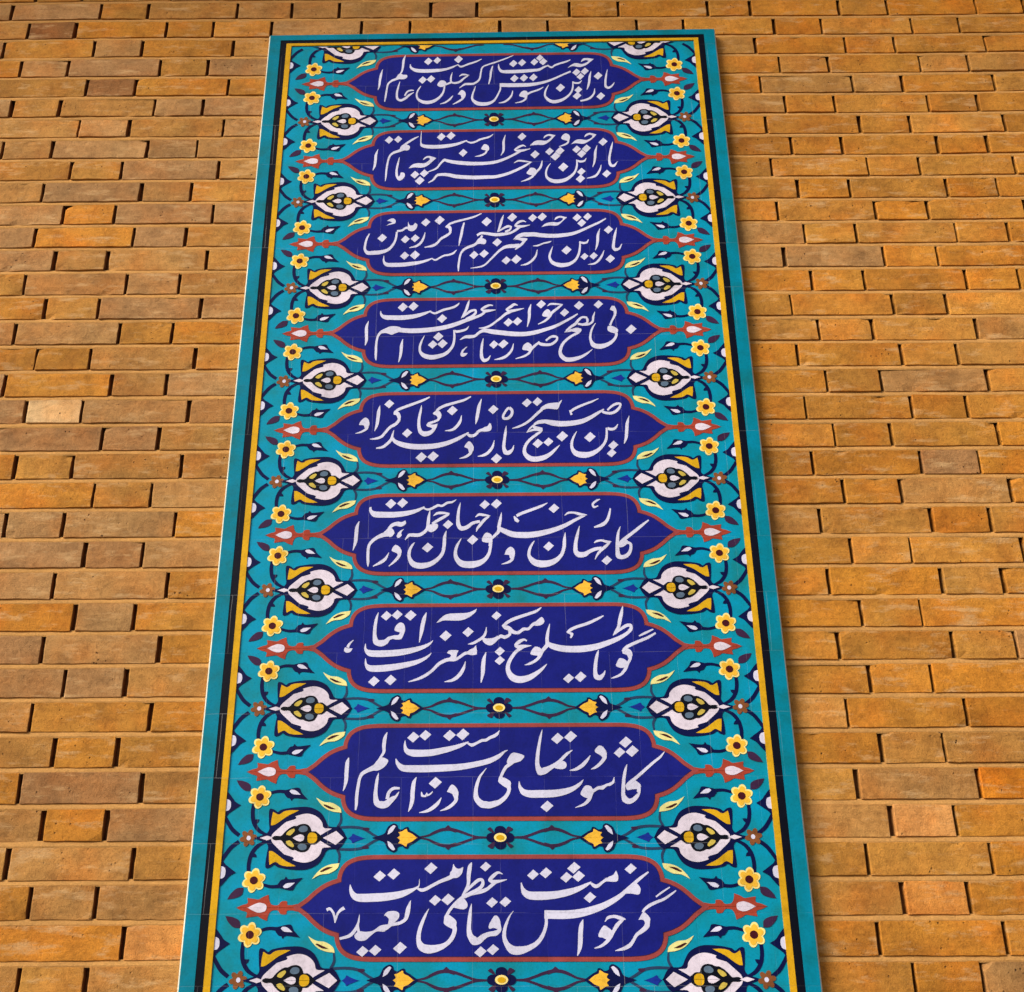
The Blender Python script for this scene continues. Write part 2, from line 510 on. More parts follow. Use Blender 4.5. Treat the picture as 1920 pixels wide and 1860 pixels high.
class Sheet:
    """painted shapes on the tile face, gathered into one mesh"""
    def __init__(s):
        s.v, s.f, s.m, s.mats = [], [], [], []
    def mi(s, mat):
        if mat not in s.mats:
            s.mats.append(mat)
        return s.mats.index(mat)
    def poly(s, pts, level, mat, tr=(1, 1, 0, 0), smooth=True):
        sx, sz, dx, dz = tr
        q = [(sx * x + dx, sz * z + dz) for x, z in pts]
        if smooth:
            q = smooth_closed(q)
        if area2(q) < 0:
            q = q[::-1]
        y = ylev(level)
        b = len(s.v)
        s.v += [(x, y, z) for x, z in q]
        s.f.append(tuple(range(b, b + len(q))))
        s.m.append(s.mi(mat))
    def ribbon2(s, l, r, level, mat, k=5):
        """stroke given by its two edges"""
        l = smooth_open(l, k); r = smooth_open(r, k)
        y = ylev(level)
        b = len(s.v)
        n = len(l)
        for i in range(n):
            yy = y - 0.0001 * i / n
            s.v += [(l[i][0], yy, l[i][1]), (r[i][0], yy, r[i][1])]
        for i in range(n - 1):
            a = b + 2 * i
            qd = [a, a + 1, a + 3, a + 2]
            if area2([(s.v[t][0], s.v[t][2]) for t in qd]) < 0:
                qd = qd[::-1]
            s.f.append(tuple(qd))
            s.m.append(s.mi(mat))
    def ribbon(s, pts, level, mat, tr=(1, 1, 0, 0)):
        """stroke along a centre line; each point is x, z, width"""
        sx, sz, dx, dz = tr
        p = smooth_open([(sx * a + dx, sz * b + dz, c) for a, b, c in pts], 6)
        l, r = [], []
        for i in range(len(p)):
            a = p[max(0, i - 1)]; b = p[min(len(p) - 1, i + 1)]
            t = Vector((b[0] - a[0], b[1] - a[1]))
            t = t.normalized() if t.length > 0 else Vector((1, 0))
            h = p[i][2] / 2
            l.append((p[i][0] - t.y * h, p[i][1] + t.x * h)); r.append((p[i][0] + t.y * h, p[i][1] - t.x * h))
        s.ribbon2(l, r, level, mat, 1)
    def build(s, name, parent, label=None):
        o = link_mesh(name, s.v, s.f, [M[a] for a in s.mats], parent, s.m)
        if label:
            o['label'] = label
        return o

def ell(cx, cz, rx, rz, n=20):
    return [(cx + rx * math.cos(2 * math.pi * i / n), cz + rz * math.sin(2 * math.pi * i / n)) for i in range(n)]

# backing with the turquoise ground
v_, f_ = box_vf(X0, X1, 0.0, WALL_Y + 0.016, ZB, ZT)
link_mesh('ground_tiles', v_, f_, M['teal'], panel)

def ring(name, a, b, mat, y0, y1):
    """rectangular frame between outer rectangle a and inner rectangle b (x0, x1, z0, z1)"""
    o = [(a[0], a[2]), (a[1], a[2]), (a[1], a[3]), (a[0], a[3])]
    i = [(b[0], b[2]), (b[1], b[2]), (b[1], b[3]), (b[0], b[3])]
    v = [(x, y0, z) for x, z in o + i] + [(x, y1, z) for x, z in o + i]
    f = []
    for k in range(4):
        j = (k + 1) % 4
        f += [(k, j, 4 + j, 4 + k), (8 + k, k + 12, j + 12, 8 + j), (k, 8 + k, 8 + j, j), (4 + k, 4 + j, 12 + j, 12 + k)]
    return link_mesh(name, v, f, mat, panel)
rA = (X0, X1, ZB, ZT)
rB = (-0.5030, 0.4942, ZB + 0.0255, 0.2505)
rC = (-0.4885, 0.4800, ZB + 0.0370, 0.2405)
rD = (-0.4768, 0.4692, ZB + 0.0455, 0.2330)
ring('border_strip', rA, rB, M['band'], -0.0030, 0.004)
ring('dark_strip', rB, rC, M['black'], -0.0022, 0.004)
ring('yellow_strip', rC, rD, M['yellow'], -0.0027, 0.004)
# plaster fillet between the panel and the bricks
gv, gf = [], []
for (xx, zz, yy) in [(0, 0, -0.0024), (0.0012, 0.0010, -0.0014), (0.0032, 0.0030, 0.0020), (0.0046, 0.0050, WALL_Y + 0.006)]:
    gv += [(X0 - xx, yy, ZB - zz), (X1 + xx, yy, ZB - zz), (X1 + xx, yy, ZT + zz * .4), (X0 - xx, yy, ZT + zz * .4)]
for r_ in (0, 4, 8):
    for k in range(4):
        j = (k + 1) % 4
        gf.append((r_ + k, r_ + 4 + k, r_ + 4 + j, r_ + j))
link_mesh('plaster_fillet', gv, gf, M['grout'], panel)

D = 1e-4
MOT = {
 'lotus_dark': [(-4235, -6), (-4100, -50), (-4020, -88), (-3986, -156), (-4000, -260), (-4010, -486), (-3930, -492), (-3862, -446), (-3806, -484), (-3674, -513), (-3521, -531), (-3339, -532), (-3205, -492), (-3103, -426), (-3032, -322), (-2984, -226), (-2932, -192), (-2795, -182), (-2721, -137), (-2643, -2)],
 'lotus_white': [(-3930, -56), (-3819, -171), (-3690, -284), (-3626, -323), (-3531, -376), (-3377, -414), (-3256, -400), (-3150, -347), (-3078, -266), (-3044, -172), (-2905, -158), (-3070, -30)],
 'lotus_core': [(-3921, -14), (-3870, -38), (-3775, -36), (-3717, -97), (-3652, -157), (-3573, -202), (-3512, -205), (-3464, -229), (-3387, -241), (-3312, -218), (-3267, -158), (-3250, -113), (-3181, -110), (-3122, -69), (-3060, -12)],
 'lotus_tip': [(-3050, 0), (-2825, -118), (-2690, 0)],
 'lotus_tipline': [(-3104, -12, 50), (-2937, -106, 56), (-2775, -182, 50)],
 'lotus_tail': [(-4140, 0), (-4015, -40), (-3892, 0)],
 'lotus_leaf': [(-3964, -218), (-3900, -226), (-3808, -286), (-3684, -376), (-3573, -430), (-3490, -474), (-3631, -476), (-3748, -456), (-3838, -402), (-3940, -450), (-3956, -350)],
 'lotus_nick': [(-3700, -275), (-3620, -300), (-3545, -325), (-3540, -362), (-3640, -365)],
 'pet_w': [(-3574, 0), (-3507, -40), (-3444, -60), (-3387, -41), (-3371, 0)],
 'pet_y': [(-3317, 0), (-3306, -61), (-3266, -90), (-3205, -86), (-3161, -53), (-3149, 0)],
 'pet_b': [(-3477, -150), (-3457, -110), (-3396, -98), (-3333, -120), (-3323, -173), (-3366, -205), (-3436, -199)],
 'pet_l': [(-3686, -59), (-3614, -44), (-3545, -120), (-3560, -156), (-3623, -135), (-3671, -97)],
 'bluebud': [(-2620, 0), (-2565, -40), (-2540, -80), (-2480, -52), (-2337, 0)],
 'stem_yleaf': [(-2761, -424, 28), (-2752, -293, 41), (-2803, -182, 44)],
 'stem_tail': [(-2803, -182, 41), (-2551, -190, 44), (-2354, -160, 47), (-2175, -56, 41), (-2054, -4, 28)],
 'spur': [(-2368, -183), (-2262, -176), (-2255, -146), (-2295, -118), (-2355, -138)],
 'yleaf': [(-3201, -690), (-3138, -603), (-3037, -507), (-2904, -449), (-2746, -427), (-2779, -515), (-2912, -596), (-3062, -617)],
 'yslit': [(-3073, -561), (-2962, -498), (-2849, -488), (-2945, -532), (-3041, -571)],
 'stem_flower': [(-4290, -600, 60), (-4300, -438, 66), (-4270, -275, 68), (-4188, -148, 66), (-4086, -81, 50), (-3982, -44, 31)],
 'thorn': [(-4250, -238), (-4194, -267), (-4172, -320), (-4236, -319), (-4283, -304)],
 'stem_leaf': [(-4082, -754, 46), (-3896, -806, 52), (-3731, -799, 60)],
 'dleaf': [(-3776, -806), (-3722, -704), (-3663, -682), (-3636, -643), (-3580, -687), (-3347, -661), (-3461, -777), (-3515, -867), (-3652, -850)],
 'dleaf_w': [(-3678, -803), (-3613, -755), (-3478, -745), (-3563, -816), (-3645, -833)],
 'mleaf': [(-4617, 138), (-4565, 232), (-4467, 319), (-4355, 330), (-4376, 217), (-4484, 159)],
 'edge_dark': [(-4842, -353), (-4750, -378), (-4699, -437), (-4618, -496), (-4505, -577), (-4606, -636), (-4661, -702), (-4757, -811), (-4841, -833)],
 'edge_white': [(-4842, -478), (-4741, -478), (-4697, -503), (-4678, -570), (-4706, -662), (-4842, -702)],
 'stem_edge': [(-4494, -57, 66), (-4616, -154, 70), (-4699, -266, 66), (-4776, -392, 60)],
 'palm': [(-4455, 0), (-4362, -43), (-4270, -74), (-4278, -160), (-4159, -143), (-4085, -136), (-4023, -172), (-3923, -212), (-3907, -122), (-3860, -51), (-3755, -41), (-3699, -100), (-3609, -104), (-3595, -47), (-3508, -44), (-3387, -60), (-3256, 0)],
 'palm_w': [(-4260, 0), (-4167, -50), (-4074, -80), (-3986, -65), (-3950, -36), (-3943, 0)],
 'bud_dark': [(-2184, -8), (-2007, -65), (-1962, -133), (-1927, -195), (-1834, -245), (-1774, -215), (-1757, -160), (-1690, -140), (-1640, -174), (-1585, -182), (-1562, -134), (-1488, -94), (-1360, -6)],
 'bud_white': [(-1938, -52), (-1860, -100), (-1798, -196), (-1842, -212), (-1914, -145)],
 'bud_yellow': [(-1768, 0), (-1722, -40), (-1750, -92), (-1690, -108), (-1612, -150), (-1592, -100), (-1518, -68), (-1430, 0)],
 'vine': [(-1390, -8, 24), (-1244, -33, 34), (-1121, -90, 47), (-999, -132, 53), (-861, -140, 53), (-709, -106, 47), (-542, -47, 41), (-405, -8, 38), (-232, 0, 31)],
 'vspur': [(-968, -143), (-899, -207), (-861, -180), (-785, -121), (-763, -83), (-846, -108)],
}
for k_, v_ in MOT.items():
    MOT[k_] = [tuple(c * D for c in q) for q in v_]
def both(pts):                      # closed outline from its lower half
    return list(pts) + [(x, -z) for x, z in reversed(pts)]

def star(cx, cz, r, lobes, depth, phase=0.0, n=72):
    out = []
    for i in range(n):
        a = 2 * math.pi * i / n
        q = r * (1 - depth + depth * abs(math.cos(lobes * (a - phase) / 2)))
        out.append((cx + q * math.cos(a), cz + q * math.sin(a)))
    return out

def mesh_from(fill):
    s = Sheet()
    fill(s)
    me_o = s.build('proto', None)
    me = me_o.data
    bpy.data.objects.remove(me_o)
    return me

BANK = {}
def lotus(sx, halves):
    def fill(s):
        full = len(halves) == 2
        def cl(name, level, mat, smooth=True):
            p = MOT[name]
            if full:
                s.poly(both(p), level, mat, (sx, 1, 0, 0), smooth)
            else:
                s.poly(list(p) + [(p[-1][0], 0.0), (p[0][0], 0.0)], level, mat, (sx, halves[0], 0, 0), smooth)
        cl('lotus_dark', 2, 'navy')
        for sz in halves:
            s.poly(MOT['lotus_leaf'], 3, 'gold', (sx, sz, 0, 0))
        cl('lotus_white', 3, 'lilac')
        cl('lotus_core', 4, 'black')
        for sz in halves:
            s.ribbon(MOT['lotus_tipline'], 4, 'navy', (sx, sz, 0, 0))
            s.poly(MOT['lotus_nick'], 4, 'navy', (sx, sz, 0, 0))
        cl('lotus_tip', 4.4, 'lilac', False)
        cl('lotus_tail', 4.4, 'lilac', False)
        cl('pet_w', 5, 'lilac')
        cl('pet_y', 5, 'gold')
        for sz in halves:
            s.poly(MOT['pet_b'], 5, 'grey', (sx, sz, 0, 0))
            s.poly(MOT['pet_l'], 5, 'olive', (sx, sz, 0, 0))
    return fill
def put(name, key, fill, z, x=0.0, label=None):
    if key not in BANK:
        BANK[key] = mesh_from(fill)
        BANK[key].name = name
    o = bpy.data.objects.new(name, BANK[key])
    COL.objects.link(o)
    o.parent = panel
    o.location = (x + random.uniform(-.0007, .0007), 0, z + random.uniform(-.0007, .0007))
    if label:
        o['label'] = label
    return o

FC = (-0.41915, -0.0706)
def row(z, halves, drop_red_up=True):
    tag = '%d' % sum(halves) if len(halves) == 1 else 'f'
    for sx in (1, -1):
        put('lotus_flower', ('lotus', sx, tag), lotus(sx, halves), z)
        def vines(s, sx=sx):
            for sz in halves:
                t = (sx, sz, 0, 0)
                s.ribbon(MOT['vine'], 1, 'plum', t)
                s.poly(MOT['vspur'], 1.2, 'plum', t)
        put('vine_scroll', ('vine', sx, tag), vines, z)
        def tails(s, sx=sx):
            for sz in halves:
                t = (sx, sz, 0, 0)
                s.ribbon(MOT['stem_tail'], 1, 'slate', t)
                s.poly(MOT['spur'], 1.2, 'plum', t)
        put('tail_stem', ('tail', sx, tag), tails, z)
        if len(halves) == 2:
            put('blue_bud', ('bluebud', sx), lambda s, sx=sx: s.poly(both(MOT['bluebud']), 1.3, 'ultra', (sx, 1, 0, 0)), z)
        def bud(s, sx=sx):
            def cl(name, level, mat):
                p = MOT[name]
                if len(halves) == 2:
                    s.poly(both(p), level, mat, (sx, 1, 0, 0))
                else:
                    s.poly(list(p) + [(p[-1][0], 0.0), (p[0][0], 0.0)], level, mat, (sx, halves[0], 0, 0))
            cl('bud_dark', 2, 'navy')
            for sz in halves:
                s.poly(MOT['bud_white'], 3, 'white', (sx, sz, 0, 0))
            cl('bud_yellow', 3, 'amber')
        put('yellow_bud', ('bud', sx, tag), bud, z)
        if len(halves) == 2:
            def brown(s, sx=sx):
                s.poly(star(-0.4330 * sx, 0, 0.0150, 6, 0.42, 0.2), 2, 'brown', smooth=False)
                s.poly(ell(-0.4322 * sx, 0, 0.0037, 0.0040, 12), 3, 'white', smooth=False)
            put('brown_flower', ('brown', sx), brown, z)
        for sz in halves:
            t = (sx, sz, 0, 0)
            def fl(s, sx=sx, sz=sz):
                cx, cz = FC[0] * sx, FC[1] * sz
                s.ribbon(MOT['stem_flower'], 1, 'navy', (sx, sz, 0, 0))
                s.poly(MOT['thorn'], 1.2, 'navy', (sx, sz, 0, 0))
                s.poly(star(cx, cz, 0.0205, 6, 0.30, 0.35), 2, 'cream', smooth=False)
                s.poly(star(cx, cz, 0.0168, 6, 0.34, 0.35), 3, 'amber', smooth=False)
                s.poly(ell(cx, cz, 0.0068, 0.0066, 16), 4, 'maroon', smooth=False)
            put('small_flower', ('flower', sx, sz), fl, z)
            put('pale_leaf', ('yleaf', sx, sz), lambda s, t=t: (s.ribbon(MOT['stem_yleaf'], 1, 'slate', t), s.poly(MOT['yleaf'], 2, 'pale', t), s.poly(MOT['yslit'], 3, 'maroon', t)), z)
            put('dark_leaf', ('dleaf', sx, sz), lambda s, t=t: (s.ribbon(MOT['stem_leaf'], 1, 'navy', t), s.poly(MOT['dleaf'], 2, 'navy', t), s.poly(MOT['dleaf_w'], 3, 'white', t)), z)
            put('edge_palmette', ('edge', sx, sz), lambda s, t=t: (s.ribbon(MOT['stem_edge'], 1, 'navy', t), s.poly(MOT['edge_dark'], 2, 'navy', t), s.poly(MOT['edge_white'], 3, 'white', t)), z, 0.0 if sx > 0 else -0.0072)
    if len(halves) == 2:
        def ros(s):
            for a in range(4):
                c_, s_ = math.cos(a * math.pi / 2), math.sin(a * math.pi / 2)
                s.poly(ell(0.0150 * c_, 0.0118 * s_, 0.0090 if abs(s_) < .1 else 0.0100, 0.0082, 16), 2, 'navy', smooth=False)
                c_, s_ = math.cos(a * math.pi / 2 + .8), math.sin(a * math.pi / 2 + .8)
                s.poly([(0.010 * c_, 0.007 * s_), (0.026 * c_ + 0.004 * s_, 0.021 * s_ - .003 * c_), (0.0275 * c_, 0.0235 * s_), (0.024 * c_ - 0.006 * s_, 0.022 * s_ + .003 * c_)], 2, 'plum')
            s.poly(ell(0, 0, 0.0145, 0.0105), 3, 'navy', smooth=False)
            s.poly(ell(0, 0, 0.0108, 0.0075), 4, 'cream', smooth=False)
            s.poly(ell(0, -0.0003, 0.0070, 0.0046), 5, 'gold', smooth=False)
        put('rosette', ('ros',), ros, z)

row(1.0 * P, (1,))                   # cut by the frame at the top: lower half only
for k_ in range(0, 10):
    row(-k_ * P, (1, -1))

